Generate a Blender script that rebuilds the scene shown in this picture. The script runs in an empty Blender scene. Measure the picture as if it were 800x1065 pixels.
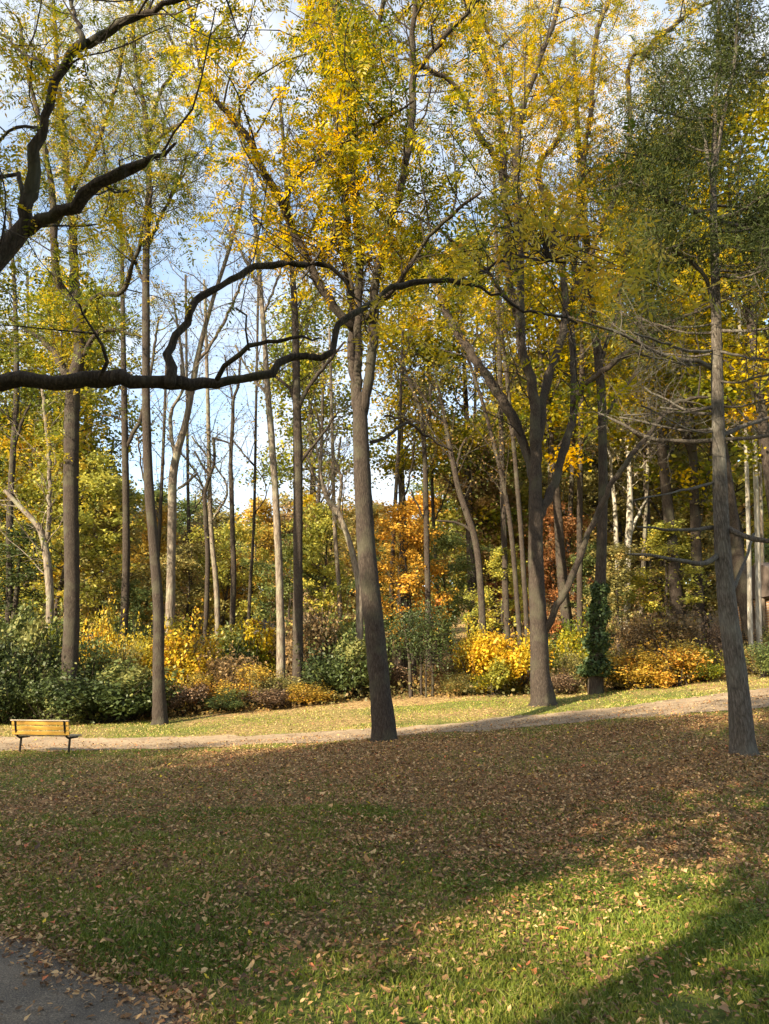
import bpy, math, random
import numpy as np
from mathutils import Vector

# ------------------------------------------------------------------ camera, sky, sun, exposure
S = bpy.context.scene
R = math.radians
FPX, CX, CY = 769.0, 400.0, 532.5            # focal length and centre in photograph pixels
EYE = 1.6
PITCH = math.atan2(189.5, FPX)
cp, sp_ = math.cos(PITCH), math.sin(PITCH)
cd = bpy.data.cameras.new('camera'); cam = bpy.data.objects.new('camera', cd)
S.collection.objects.link(cam)
cam.location = (0, 0, EYE); cam.rotation_euler = (R(90) + PITCH, 0, 0)
cd.sensor_fit = 'VERTICAL'; cd.sensor_height = 36.0; cd.lens = 36.0 * FPX / 1065.0
cd.clip_start = 0.05; cd.clip_end = 2000
S.camera = cam

SUN_AZ, SUN_EL = 44.0, 27.0                   # light travels towards azimuth 44 deg right of the view
W = bpy.data.worlds.new('World'); S.world = W; W.use_nodes = True
nt = W.node_tree; N = nt.nodes; L = nt.links
bg = N['Background']; bg.inputs['Strength'].default_value = 0.15
sky = N.new('ShaderNodeTexSky'); sky.sky_type = 'NISHITA'; sky.sun_disc = False
sky.sun_elevation = R(SUN_EL); sky.sun_rotation = R(180 + SUN_AZ)
sky.air_density = 1.0; sky.dust_density = 1.2; sky.ozone_density = 1.2
tc = N.new('ShaderNodeTexCoord')
mp = N.new('ShaderNodeMapping'); mp.inputs['Scale'].default_value = (1.0, 1.0, 2.6)
nz = N.new('ShaderNodeTexNoise'); nz.inputs['Scale'].default_value = 2.3; nz.inputs['Detail'].default_value = 7
nz.inputs['Roughness'].default_value = 0.55
rp = N.new('ShaderNodeValToRGB'); rp.color_ramp.elements[0].position = 0.44; rp.color_ramp.elements[1].position = 0.70
mx = N.new('ShaderNodeMix'); mx.data_type = 'RGBA'
L.new(tc.outputs['Generated'], mp.inputs['Vector']); L.new(mp.outputs['Vector'], nz.inputs['Vector'])
L.new(nz.outputs['Fac'], rp.inputs['Fac']); L.new(rp.outputs['Color'], mx.inputs['Factor'])
L.new(sky.outputs['Color'], mx.inputs[6]); mx.inputs[7].default_value = (2.3, 2.5, 2.95, 1)
L.new(mx.outputs[2], bg.inputs['Color'])
sd = bpy.data.lights.new('sun', 'SUN'); sd.energy = 4.8; sd.angle = R(0.6); sd.color = (1.0, 0.90, 0.74)
sun = bpy.data.objects.new('sun', sd); S.collection.objects.link(sun)
SDIR = Vector((math.sin(R(SUN_AZ)) * math.cos(R(SUN_EL)), math.cos(R(SUN_AZ)) * math.cos(R(SUN_EL)), -math.sin(R(SUN_EL))))
sun.rotation_euler = SDIR.to_track_quat('-Z', 'Y').to_euler(); sun.location = (-20, -20, 30)
S.view_settings.view_transform = 'Standard'; S.view_settings.look = 'None'
S.view_settings.exposure = 1.75; S.view_settings.gamma = 1.0; S.view_settings.use_curve_mapping = False
S.view_settings.use_white_balance = True; S.view_settings.white_balance_temperature = 7600; S.view_settings.white_balance_tint = 8   # the phone's warm daylight balance
S.cycles.max_bounces = 7; S.cycles.diffuse_bounces = 4; S.cycles.transmission_bounces = 4
S.cycles.glossy_bounces = 2; S.cycles.transparent_max_bounces = 4
S.cycles.sample_clamp_indirect = 4.0
S.cycles.use_denoising = True

rng = np.random.default_rng(7)
random.seed(7)

# ------------------------------------------------------------------ helpers
def at(px, py, D):
    """point on the vertical plane D metres ahead that the photograph shows at (px, py); also the ray depth"""
    u = (px - CX) / FPX; v = (CY - py) / FPX
    t = D / (cp - v * sp_)
    return np.array([u * t, D, EYE + t * (v * cp + sp_)]), t

def link(o, parent=None):
    S.collection.objects.link(o)
    if parent: o.parent = parent
    return o

def tag(o, label=None, cat=None, group=None, kind=None):
    if label: o['label'] = label
    if cat: o['category'] = cat
    if group: o['group'] = group
    if kind: o['kind'] = kind
    return o

def empty(name, loc):
    o = bpy.data.objects.new(name, None); o.location = loc
    o.empty_display_size = 0.2
    return link(o)

def mesh_np(name, verts, faces, mats, tone=None, smooth=False, parent=None, origin=(0, 0, 0)):
    """verts (n,3); faces = list of int arrays (m,k), one array per side count"""
    me = bpy.data.meshes.new(name)
    verts = np.asarray(verts, dtype=np.float32) - np.array(origin, dtype=np.float32)
    faces = [np.asarray(f, dtype=np.int32) for f in faces if len(f)]
    me.vertices.add(len(verts)); me.vertices.foreach_set('co', verts.ravel())
    nl = sum(f.size for f in faces); npoly = sum(len(f) for f in faces)
    me.loops.add(nl); me.loops.foreach_set('vertex_index', np.concatenate([f.ravel() for f in faces]))
    me.polygons.add(npoly)
    sizes = np.concatenate([np.full(len(f), f.shape[1]) for f in faces])
    starts = np.concatenate([[0], np.cumsum(sizes)[:-1]]).astype(np.int32)
    me.polygons.foreach_set('loop_start', starts)
    me.polygons.foreach_set('use_smooth', np.full(npoly, smooth))
    if tone is not None:
        a = me.attributes.new('tone', 'FLOAT', 'FACE'); a.data.foreach_set('value', np.asarray(tone, dtype=np.float32))
    for m in (mats if isinstance(mats, (list, tuple)) else [mats]): me.materials.append(m)
    me.update(calc_edges=True)
    o = bpy.data.objects.new(name, me)
    return link(o, parent)

def norm(a): return a / (np.linalg.norm(a, axis=-1, keepdims=True) + 1e-9)

class Tubes:
    """collects polylines with radii, builds them as tubes in numpy"""
    def __init__(s): s.g = {}
    def add(s, pts, rad, sides):
        pts = np.asarray(pts, dtype=float); rad = np.asarray(rad, dtype=float)
        s.g.setdefault((len(pts), sides), []).append((pts, rad))
    def arrays(s, rough=0.0, rr=None, lobes=0.0):
        V, F, off = [], [], 0
        for (n, k), lst in s.g.items():
            P = np.stack([a for a, b in lst]); Q = np.stack([b for a, b in lst]); m = len(lst)
            T = np.gradient(P, axis=1); T = norm(T)
            ref = np.where(np.abs(T[:, :1, 2:3]) > 0.8, np.array([1.0, 0.1, 0]), np.array([0.1, 0, 1.0]))
            A = norm(np.cross(T, np.broadcast_to(ref, T.shape))); B = np.cross(T, A)
            ang = np.arange(k) * 2 * math.pi / k
            rad = Q[:, :, None, None]
            if rough > 0:
                ph = rr.uniform(0, 6.3, (m, 1, 1)); 
                zz = np.arange(n)[None, :, None]
                wob = 1 + rough * (np.sin(3 * ang[None, None] + ph + zz * 0.35) * 0.5 + rr.normal(0, 0.45, (m, n, k)))
                rad = rad * wob[..., None]
            if lobes > 0: rad = rad * (1 + lobes * np.exp(-np.arange(n) / 1.6)[None, :, None] * (np.cos(5 * ang + 1.0 + n)[None, None] + .5 * np.cos(3 * ang)[None, None]))[..., None]
            ring = P[:, :, None] + rad * (np.cos(ang)[None, None, :, None] * A[:, :, None] + np.sin(ang)[None, None, :, None] * B[:, :, None])
            V.append(ring.reshape(-1, 3))
            i = np.arange(n - 1)[:, None]; j = np.arange(k)[None]
            q = np.stack([i * k + j, i * k + (j + 1) % k, (i + 1) * k + (j + 1) % k, (i + 1) * k + j], -1).reshape(-1, 4)
            F.append((q[None] + (np.arange(m) * n * k)[:, None, None] + off).reshape(-1, 4))
            off += m * n * k
        return np.concatenate(V), np.concatenate(F)
    def build(s, name, mat, parent=None, origin=(0, 0, 0), rough=0.0, rr=None, smooth=True, lobes=0.0):
        if not s.g: return None
        V, F = s.arrays(rough, rr, lobes)
        return mesh_np(name, V, [F], mat, smooth=smooth, parent=parent, origin=origin)

def smooth_line(P, Q, step):
    """Catmull-Rom through the traced points, resampled about every `step` metres"""
    P = np.asarray(P, float); Q = np.asarray(Q, float)
    if len(P) == 2:
        n = max(3, int(np.linalg.norm(P[1] - P[0]) / step)); t = np.linspace(0, 1, n)[:, None]
        return P[0] * (1 - t) + P[1] * t, Q[0] + (Q[1] - Q[0]) * t[:, 0]
    E = np.vstack([2 * P[0] - P[1], P, 2 * P[-1] - P[-2]])
    out, rad = [], []
    for i in range(len(P) - 1):
        p0, p1, p2, p3 = E[i], E[i + 1], E[i + 2], E[i + 3]
        n = max(1, int(round(np.linalg.norm(p2 - p1) / step)))
        for k in range(n):
            t = k / n
            out.append(0.5 * (2 * p1 + (p2 - p0) * t + (2 * p0 - 5 * p1 + 4 * p2 - p3) * t * t + (3 * p1 - p0 - 3 * p2 + p3) * t ** 3))
            rad.append(Q[i] + (Q[i + 1] - Q[i]) * t)
    out.append(P[-1]); rad.append(Q[-1])
    return np.array(out), np.array(rad)

# ------------------------------------------------------------------ materials
def new_mat(name):
    m = bpy.data.materials.new(name); m.use_nodes = True
    return m, m.node_tree.nodes, m.node_tree.links, m.node_tree.nodes['Principled BSDF']

def ramp(nodes, stops):
    r = nodes.new('ShaderNodeValToRGB'); e = r.color_ramp.elements
    while len(e) < len(stops): e.new(0.5)
    for i, (p, c) in enumerate(stops): e[i].position = p; e[i].color = (*c, 1)
    return r

def leaf_mat(name, stops, transl=0.38, rough=0.5):
    m, n, l, b = new_mat(name)
    a = n.new('ShaderNodeAttribute'); a.attribute_name = 'tone'
    r = ramp(n, stops); l.new(a.outputs['Fac'], r.inputs['Fac'])
    l.new(r.outputs['Color'], b.inputs['Base Color']); b.inputs['Roughness'].default_value = rough
    b.inputs['Specular IOR Level'].default_value = 0.3
    t = n.new('ShaderNodeBsdfTranslucent'); l.new(r.outputs['Color'], t.inputs['Color'])
    mx = n.new('ShaderNodeMixShader'); mx.inputs[0].default_value = transl
    l.new(b.outputs[0], mx.inputs[1]); l.new(t.outputs[0], mx.inputs[2])
    l.new(mx.outputs[0], n['Material Output'].inputs['Surface'])
    return m

def bark_mat(name, c0, c1, c2, scale=1.0, lichen=None, bump=0.6):
    m, n, l, b = new_mat(name)
    t = n.new('ShaderNodeTexCoord'); mp = n.new('ShaderNodeMapping'); mp.inputs['Scale'].default_value = (16 * scale, 16 * scale, 2.6 * scale)
    l.new(t.outputs['Object'], mp.inputs['Vector'])
    nz = n.new('ShaderNodeTexNoise'); nz.inputs['Scale'].default_value = 1.6; nz.inputs['Detail'].default_value = 8; nz.inputs['Roughness'].default_value = 0.7
    l.new(mp.outputs[0], nz.inputs['Vector'])
    vo = n.new('ShaderNodeTexVoronoi'); vo.feature = 'DISTANCE_TO_EDGE'; vo.inputs['Scale'].default_value = 1.3
    add = n.new('ShaderNodeVectorMath'); add.operation = 'MULTIPLY_ADD'; add.inputs[1].default_value = (1.3, 1.3, 1.3)
    l.new(nz.outputs['Color'], add.inputs[0]); l.new(mp.outputs[0], add.inputs[2]); l.new(add.outputs[0], vo.inputs['Vector'])
    r = ramp(n, [(0.25, c0), (0.5, c1), (0.78, c2)]); l.new(nz.outputs['Fac'], r.inputs['Fac'])
    vr = ramp(n, [(0.0, (0.35, 0.33, 0.31)), (0.22, (1, 1, 1))]); l.new(vo.outputs['Distance'], vr.inputs['Fac'])
    mu = n.new('ShaderNodeMix'); mu.data_type = 'RGBA'; mu.blend_type = 'MULTIPLY'; mu.inputs[0].default_value = 0.85
    l.new(r.outputs[0], mu.inputs[6]); l.new(vr.outputs[0], mu.inputs[7])
    out = mu.outputs[2]
    n2 = n.new('ShaderNodeTexNoise'); n2.inputs['Scale'].default_value = 1.7; n2.inputs['Detail'].default_value = 4; l.new(t.outputs['Object'], n2.inputs['Vector'])
    r2 = ramp(n, [(0.5, (0, 0, 0)), (0.66, (1, 1, 1))]); l.new(n2.outputs['Fac'], r2.inputs['Fac'])
    m2 = n.new('ShaderNodeMix'); m2.data_type = 'RGBA'; l.new(r2.outputs[0], m2.inputs['Factor'])
    l.new(out, m2.inputs[6]); m2.inputs[7].default_value = (*(lichen or c2), 1)
    sc = n.new('ShaderNodeMix'); sc.data_type = 'RGBA'; sc.inputs[0].default_value = 0.45
    l.new(out, sc.inputs[6]); l.new(m2.outputs[2], sc.inputs[7])
    l.new(sc.outputs[2], b.inputs['Base Color']); b.inputs['Roughness'].default_value = 0.9
    b.inputs['Specular IOR Level'].default_value = 0.2
    bu = n.new('ShaderNodeBump'); bu.inputs['Strength'].default_value = bump; bu.inputs['Distance'].default_value = 0.03
    ad = n.new('ShaderNodeMath'); ad.operation = 'ADD'; l.new(vo.outputs['Distance'], ad.inputs[0]); l.new(nz.outputs['Fac'], ad.inputs[1])
    l.new(ad.outputs[0], bu.inputs['Height']); l.new(bu.outputs[0], b.inputs['Normal'])
    return m

M = {}
M['bark'] = bark_mat('ridged_grey_bark', (0.030, 0.023, 0.018), (0.066, 0.051, 0.042), (0.125, 0.100, 0.083), 1.7, (0.09, 0.09, 0.06), 1.0)
M['bark_dark'] = bark_mat('dark_walnut_bark', (0.022, 0.016, 0.012), (0.05, 0.038, 0.03), (0.085, 0.068, 0.055), 1.0, (0.07, 0.075, 0.045))
M['bark_pale'] = bark_mat('pale_smooth_bark', (0.09, 0.07, 0.055), (0.19, 0.155, 0.125), (0.30, 0.26, 0.215), 0.6, (0.24, 0.25, 0.17), 0.3)
M['bark_white'] = bark_mat('white_sycamore_bark', (0.20, 0.17, 0.13), (0.45, 0.42, 0.36), (0.60, 0.57, 0.51), 0.25, (0.32, 0.27, 0.19), 0.2)
M['bark_pine'] = bark_mat('scaly_conifer_bark', (0.05, 0.041, 0.033), (0.12, 0.102, 0.085), (0.235, 0.208, 0.178), 1.5, (0.18, 0.18, 0.15), 0.9)
M['gold'] = leaf_mat('golden_green_leaflets', [(0, (0.06, 0.09, 0.010)), (0.30, (0.16, 0.175, 0.010)), (0.60, (0.36, 0.285, 0.010)), (0.85, (0.62, 0.42, 0.010)), (1, (0.72, 0.42, 0.012))], 0.5)
M['yellow'] = leaf_mat('bright_yellow_leaves', [(0, (0.22, 0.22, 0.04)), (0.3, (0.42, 0.34, 0.04)), (0.75, (0.64, 0.43, 0.035)), (1, (0.60, 0.30, 0.04))], 0.42)
M['lime'] = leaf_mat('yellow_green_leaves', [(0, (0.06, 0.09, 0.014)), (0.35, (0.135, 0.165, 0.016)), (0.7, (0.27, 0.255, 0.018)), (1, (0.50, 0.34, 0.02))])
M['olive'] = leaf_mat('olive_leaves', [(0, (0.09, 0.095, 0.035)), (0.4, (0.19, 0.18, 0.06)), (0.75, (0.32, 0.26, 0.08)), (1, (0.44, 0.25, 0.08))])
M['green'] = leaf_mat('green_leaves', [(0, (0.045, 0.07, 0.025)), (0.5, (0.10, 0.14, 0.045)), (0.9, (0.19, 0.21, 0.06)), (1, (0.32, 0.29, 0.08))])
M['dark'] = leaf_mat('dark_glossy_evergreen_leaves', [(0, (0.025, 0.038, 0.014)), (0.5, (0.055, 0.08, 0.024)), (0.9, (0.10, 0.125, 0.035)), (1, (0.19, 0.19, 0.06))], 0.25, 0.5)
M['orange'] = leaf_mat('orange_leaves', [(0, (0.34, 0.22, 0.05)), (0.4, (0.56, 0.32, 0.05)), (0.8, (0.72, 0.40, 0.06)), (1, (0.58, 0.20, 0.05))])
M['rust'] = leaf_mat('rust_leaves', [(0, (0.13, 0.10, 0.055)), (0.5, (0.25, 0.16, 0.075)), (0.85, (0.37, 0.23, 0.09)), (1, (0.48, 0.33, 0.10))])
M['red'] = leaf_mat('red_leaves', [(0, (0.20, 0.13, 0.05)), (0.5, (0.38, 0.17, 0.07)), (1, (0.56, 0.24, 0.09))])
M['amber'] = leaf_mat('amber_leaves', [(0, (0.17, 0.15, 0.04)), (0.35, (0.33, 0.24, 0.05)), (0.7, (0.52, 0.34, 0.05)), (1, (0.60, 0.27, 0.05))])
M['brown'] = leaf_mat('dry_brown_leaves', [(0, (0.08, 0.055, 0.035)), (0.5, (0.17, 0.11, 0.07)), (0.9, (0.27, 0.17, 0.10)), (1, (0.40, 0.25, 0.12))], 0.2)
M['needle'] = leaf_mat('conifer_needles', [(0, (0.022, 0.034, 0.008)), (0.5, (0.048, 0.064, 0.014)), (0.9, (0.09, 0.105, 0.022)), (1, (0.20, 0.17, 0.035))], 0.4, 0.8)
M['ivy'] = leaf_mat('ivy_leaves', [(0, (0.02, 0.04, 0.016)), (0.5, (0.045, 0.075, 0.026)), (1, (0.10, 0.14, 0.05))], 0.2, 0.5)
M['litter'] = leaf_mat('fallen_leaf', [(0, (0.085, 0.045, 0.024)), (0.25, (0.23, 0.125, 0.058)), (0.6, (0.44, 0.25, 0.11)), (0.85, (0.66, 0.44, 0.22)), (0.955, (0.56, 0.17, 0.08)), (0.97, (0.62, 0.42, 0.05)), (1, (0.70, 0.50, 0.05))], 0.15, 0.7)
M['grass'] = leaf_mat('grass_blades', [(0, (0.055, 0.088, 0.014)), (0.4, (0.135, 0.19, 0.024)), (0.75, (0.24, 0.265, 0.042)), (0.92, (0.36, 0.32, 0.08)), (1, (0.46, 0.36, 0.15))], 0.35, 0.55)

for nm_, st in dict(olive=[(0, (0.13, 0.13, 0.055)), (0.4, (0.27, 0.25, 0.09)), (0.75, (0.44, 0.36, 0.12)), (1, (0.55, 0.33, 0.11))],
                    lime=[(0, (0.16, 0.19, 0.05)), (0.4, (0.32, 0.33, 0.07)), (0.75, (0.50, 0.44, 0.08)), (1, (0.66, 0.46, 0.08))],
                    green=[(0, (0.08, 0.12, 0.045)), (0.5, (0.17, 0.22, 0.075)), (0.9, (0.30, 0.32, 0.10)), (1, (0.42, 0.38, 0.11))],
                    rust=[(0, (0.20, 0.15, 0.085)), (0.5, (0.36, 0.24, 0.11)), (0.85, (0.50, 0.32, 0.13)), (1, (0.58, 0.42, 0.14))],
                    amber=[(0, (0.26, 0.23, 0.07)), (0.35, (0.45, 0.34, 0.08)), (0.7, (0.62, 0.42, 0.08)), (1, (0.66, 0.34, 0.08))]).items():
    M[nm_ + '_w'] = leaf_mat('sun_painted_wood_' + nm_ + '_leaves', st, 0.45)  # brighter leaf copies; sunlight on the wood is put into their colour
# ------------------------------------------------------------------ terrain
CTRL = []                                       # (X, Y, Z)
for px, py, D in [(0, 783, 19.4), (200, 779, 19.3), (400, 769, 18.9), (560, 756, 18.9), (700, 745, 18.6), (800, 737, 18.3),
                  (0, 766, 22.6), (200, 766, 22.6), (400, 757, 22.3), (560, 743, 22.3), (700, 728, 22.6), (800, 713, 22.6),
                  (38, 785, 18.9), (400, 770, 17.6), (773, 785, 13.0), (565, 732, 24.0), (165, 753, 25.3), (40, 754, 25.0),
                  (300, 739, 27.0), (430, 724, 29.0), (620, 723, 26.5), (760, 711, 25.0), (100, 752, 27.0)]:
    CTRL.append(tuple(at(px, py, D)[0]))
CTRL += [(0, 0, 0), (-3, 5, 0.0), (3, 5, 0.03), (-6, 10, 0.0), (6.0, 9, 0.22), (0, 11, 0.16), (-12, 0, -0.1), (12, 0, 0.2), (0, -15, 0), (-25, -15, -0.3), (25, -15, .6),
         (-20, 20, -.1), (24, 20, 2.2), (-22, 36, 1.0), (0, 38, 2.2), (22, 36, 3.4), (-40, 60, 3.0), (0, 60, 4.2), (40, 60, 6.2),
         (-60, 100, 10), (0, 100, 11), (60, 100, 13), (-90, 160, 22), (0, 160, 23), (90, 160, 25), (-120, -100, -1), (120, -100, 3), (-150, 60, 2), (150, 60, 9)]
CT = np.array(CTRL)
def _phi(r): return np.where(r > 1e-9, r * r * np.log(r + 1e-12), 0)
_n = len(CT); _A = np.zeros((_n + 3, _n + 3))
_d = np.linalg.norm(CT[:, None, :2] - CT[None, :, :2], axis=-1)
_A[:_n, :_n] = _phi(_d) + np.eye(_n) * 2.0
_A[:_n, _n] = 1; _A[:_n, _n + 1:] = CT[:, :2]; _A[_n, :_n] = 1; _A[_n + 1:, :_n] = CT[:, :2].T
_w = np.linalg.solve(_A, np.concatenate([CT[:, 2], [0, 0, 0]]))
def hgt(X, Y):
    X = np.clip(np.asarray(X, float), -160, 160); Y = np.clip(np.asarray(Y, float), -110, 175)
    r = np.sqrt((X[..., None] - CT[:, 0]) ** 2 + (Y[..., None] - CT[:, 1]) ** 2)
    z = _phi(r) @ _w[:_n] + _w[_n] + _w[_n + 1] * X + _w[_n + 2] * Y
    return z + 0.018 * np.sin(X * 1.3 + 0.5) * np.sin(Y * 1.1) + 0.012 * np.sin(X * 2.9 - Y * 2.1)
def g(x, y): return float(hgt(np.array([x]), np.array([y]))[0])

def sstep(a, b, x): t = np.clip((x - a) / (b - a), 0, 1); return t * t * (3 - 2 * t)
def vnoise(X, Y, sc, seed=0):
    """cheap smooth value noise in 0..1"""
    r = np.random.default_rng(seed); T = r.random((64, 64))
    x = X / sc + 1000; y = Y / sc + 1000
    xi = np.floor(x).astype(int); yi = np.floor(y).astype(int); fx = x - xi; fy = y - yi
    fx = fx * fx * (3 - 2 * fx); fy = fy * fy * (3 - 2 * fy)
    a = T[xi % 64, yi % 64]; b = T[(xi + 1) % 64, yi % 64]; c = T[xi % 64, (yi + 1) % 64]; d = T[(xi + 1) % 64, (yi + 1) % 64]
    return (a * (1 - fx) + b * fx) * (1 - fy) + (c * (1 - fx) + d * fx) * fy

# path edges as world polylines
def edge(pts):
    return np.array([at(*p)[0][:2] for p in pts])
PN = edge([(-700, 786, 19.5), (-300, 785, 19.5), (0, 783, 19.4), (200, 779, 19.3), (400, 769, 18.9), (560, 756, 18.9), (700, 745, 18.6), (800, 737, 18.3), (1000, 720, 17.6), (1400, 700, 16.5)])
PF = edge([(-700, 766, 22.4), (-300, 766, 22.5), (0, 766, 22.6), (200, 766, 22.6), (400, 757, 22.3), (560, 743, 22.3), (700, 728, 22.6), (800, 713, 22.6), (1000, 700, 22.4), (1400, 690, 21)])
def path_y(X): return np.interp(X, PN[:, 0], PN[:, 1]) + 0.25, np.interp(X, PF[:, 0], PF[:, 1]) - 0.25
# asphalt corner: edge line through two ground points, the asphalt on its near-left side
A0 = np.array([-2.72, 5.55]); A1 = np.array([-1.02, 4.20])
ADIR = (A1 - A0) / np.linalg.norm(A1 - A0); ANRM = np.array([ADIR[1], -ADIR[0]])   # normal towards the camera/left
if ANRM @ (np.array([-3, 3]) - A0) < 0: ANRM = -ANRM
def asph(X, Y):
    d = (X - A0[0]) * ANRM[0] + (Y - A0[1]) * ANRM[1]
    s = (X - A0[0]) * ADIR[0] + (Y - A0[1]) * ADIR[1]
    return d + 0.10 * np.sin(s * 1.1 + 0.6) + 0.04 * np.sin(s * 4.3)
def litter_density(X, Y):
    n1 = vnoise(X, Y, 1.7, 3); n2 = vnoise(X, Y, 0.5, 4); n3 = vnoise(X, Y, 4.5, 6)
    a = sstep(4.4, 8.4, Y + 0.10 * X + 1.2 * (n1 - .5) + 2.0 * (n3 - .5))
    left = sstep(-1, -7, X) * sstep(9.5, 14, Y)
    near = sstep(19.5, 17.2, Y - 0.0 * X)
    d = a * (1 - 0.75 * left) * (0.10 + 0.90 * near)
    d = d * (0.25 + 0.72 * n1) + 0.09 + 0.20 * n2
    e = asph(X, Y)
    d = np.where((e > -0.35) & (e < 0.28), np.maximum(d, 0.85 * np.exp(-((e + 0.04) / 0.2) ** 2)), d)
    d = np.where(e > 0.28, 0.05, d)
    yn, yf = path_y(X)
    onp = (Y > yn) & (Y < yf); d = np.where(onp, 0.10 + 0.22 * n1 * n2, d)
    return np.clip(d, 0, 1)

# ground sheet: fine near the camera, coarse beyond
def grid_axis(lo, hi, fine_lo, fine_hi, fs, cs):
    a = np.arange(fine_lo, fine_hi + 1e-6, fs)
    l = []; x = fine_lo; st = fs
    while x > lo: st = min(st * 1.25, cs); x -= st; l.append(x)
    r = []; x = fine_hi; st = fs
    while x < hi: st = min(st * 1.25, cs); x += st; r.append(x)
    return np.array(l[::-1] + list(a) + r)
gx = grid_axis(-700, 700, -16, 18, 0.2, 12); gy = grid_axis(-500, 900, 2, 31, 0.2, 12)
GX, GY = np.meshgrid(gx, gy); GZ = hgt(GX, GY)
V = np.stack([GX, GY, GZ], -1).reshape(-1, 3); nx = len(gx)
i, j = np.meshgrid(np.arange(len(gy) - 1), np.arange(nx - 1), indexing='ij')
F = np.stack([i * nx + j, i * nx + j + 1, (i + 1) * nx + j + 1, (i + 1) * nx + j], -1).reshape(-1, 4)
m, n, l, b = new_mat('turf_and_leaf_litter')
at_ = n.new('ShaderNodeAttribute'); at_.attribute_name = 'cover'
tcn = n.new('ShaderNodeTexCoord')
n1 = n.new('ShaderNodeTexNoise'); n1.inputs['Scale'].default_value = 14; n1.inputs['Detail'].default_value = 8; n1.inputs['Roughness'].default_value = 0.7
n2 = n.new('ShaderNodeTexNoise'); n2.inputs['Scale'].default_value = 1.3; n2.inputs['Detail'].default_value = 5
vo = n.new('ShaderNodeTexVoronoi'); vo.inputs['Scale'].default_value = 16
for q in (n1, n2, vo): l.new(tcn.outputs['Object'], q.inputs['Vector'])
rg = ramp(n, [(0.3, (0.035, 0.042, 0.016)), (0.5, (0.10, 0.125, 0.028)), (0.62, (0.18, 0.19, 0.04)), (0.75, (0.29, 0.25, 0.09))]); l.new(n1.outputs['Fac'], rg.inputs['Fac'])
rl = ramp(n, [(0.0, (0.11, 0.075, 0.036)), (0.4, (0.22, 0.145, 0.065)), (0.8, (0.33, 0.215, 0.10)), (1, (0.45, 0.32, 0.16))])
sx = n.new('ShaderNodeSeparateColor'); l.new(vo.outputs['Color'], sx.inputs[0]); l.new(sx.outputs[0], rl.inputs['Fac'])
mm = n.new('ShaderNodeMath'); mm.operation = 'ADD'; l.new(at_.outputs['Fac'], mm.inputs[0])
m3 = n.new('ShaderNodeMath'); m3.operation = 'MULTIPLY_ADD'; l.new(n1.outputs['Fac'], m3.inputs[0]); m3.inputs[1].default_value = 1.6; m3.inputs[2].default_value = -0.8
l.new(m3.outputs[0], mm.inputs[1])
m4 = n.new('ShaderNodeMapRange'); m4.inputs['From Min'].default_value = 0.3; m4.inputs['From Max'].default_value = 0.7; l.new(mm.outputs[0], m4.inputs['Value'])
mxg = n.new('ShaderNodeMix'); mxg.data_type = 'RGBA'; l.new(m4.outputs[0], mxg.inputs['Factor']); l.new(rg.outputs[0], mxg.inputs[6]); l.new(rl.outputs[0], mxg.inputs[7])
l.new(mxg.outputs[2], b.inputs['Base Color']); b.inputs['Roughness'].default_value = 0.95; b.inputs['Specular IOR Level'].default_value = 0.1
bu = n.new('ShaderNodeBump'); bu.inputs['Strength'].default_value = 0.8; bu.inputs['Distance'].default_value = 0.05
l.new(n1.outputs['Fac'], bu.inputs['Height']); l.new(bu.outputs[0], b.inputs['Normal'])
ground = mesh_np('ground', V, [F], m, smooth=True); tag(ground, kind='structure')
cov = litter_density(GX, GY)
yn_, yf_ = path_y(GX); cov = np.where((GY > yf_) & (GY < 27.5), .22 + .5 * vnoise(GX, GY, 1.5, 8), cov)
cov = np.where(GY > 26.5, 0.55 + 0.4 * vnoise(GX, GY, 3, 9), cov)
ca = ground.data.attributes.new('cover', 'FLOAT', 'POINT'); ca.data.foreach_set('value', cov.ravel().astype(np.float32))

# gravel path across the lawn
m, n, l, b = new_mat('packed_dirt_path')
tcn = n.new('ShaderNodeTexCoord'); n1 = n.new('ShaderNodeTexNoise'); n1.inputs['Scale'].default_value = 1.5; n1.inputs['Detail'].default_value = 9; n1.inputs['Roughness'].default_value = 0.7
n2 = n.new('ShaderNodeTexNoise'); n2.inputs['Scale'].default_value = 40; n2.inputs['Detail'].default_value = 3
l.new(tcn.outputs['Object'], n1.inputs['Vector']); l.new(tcn.outputs['Object'], n2.inputs['Vector'])
r1 = ramp(n, [(0.3, (0.15, 0.105, 0.065)), (0.5, (0.28, 0.205, 0.13)), (0.7, (0.38, 0.29, 0.19))]); l.new(n1.outputs['Fac'], r1.inputs['Fac'])
r2 = ramp(n, [(0.3, (0.6, 0.58, 0.55)), (0.6, (1, 1, 1))]); l.new(n2.outputs['Fac'], r2.inputs['Fac'])
mu = n.new('ShaderNodeMix'); mu.data_type = 'RGBA'; mu.blend_type = 'MULTIPLY'; mu.inputs[0].default_value = 1
l.new(r1.outputs[0], mu.inputs[6]); l.new(r2.outputs[0], mu.inputs[7]); l.new(mu.outputs[2], b.inputs['Base Color']); b.inputs['Roughness'].default_value = 0.95
bu = n.new('ShaderNodeBump'); bu.inputs['Strength'].default_value = .7; bu.inputs['Distance'].default_value = .03; l.new(n1.outputs['Fac'], bu.inputs['Height']); l.new(bu.outputs[0], b.inputs['Normal'])
xs = np.arange(-24, 26, 0.2); yn, yf = path_y(xs)
yn = yn + 0.15 * np.sin(xs * 1.7) + 0.10 * np.sin(xs * 4.1 + 1) + rng.normal(0, .09, len(xs)); yf = yf + 0.16 * np.sin(xs * 1.3 + 2) + rng.normal(0, .09, len(xs))
K = 17; t = np.linspace(0, 1, K)
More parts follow.
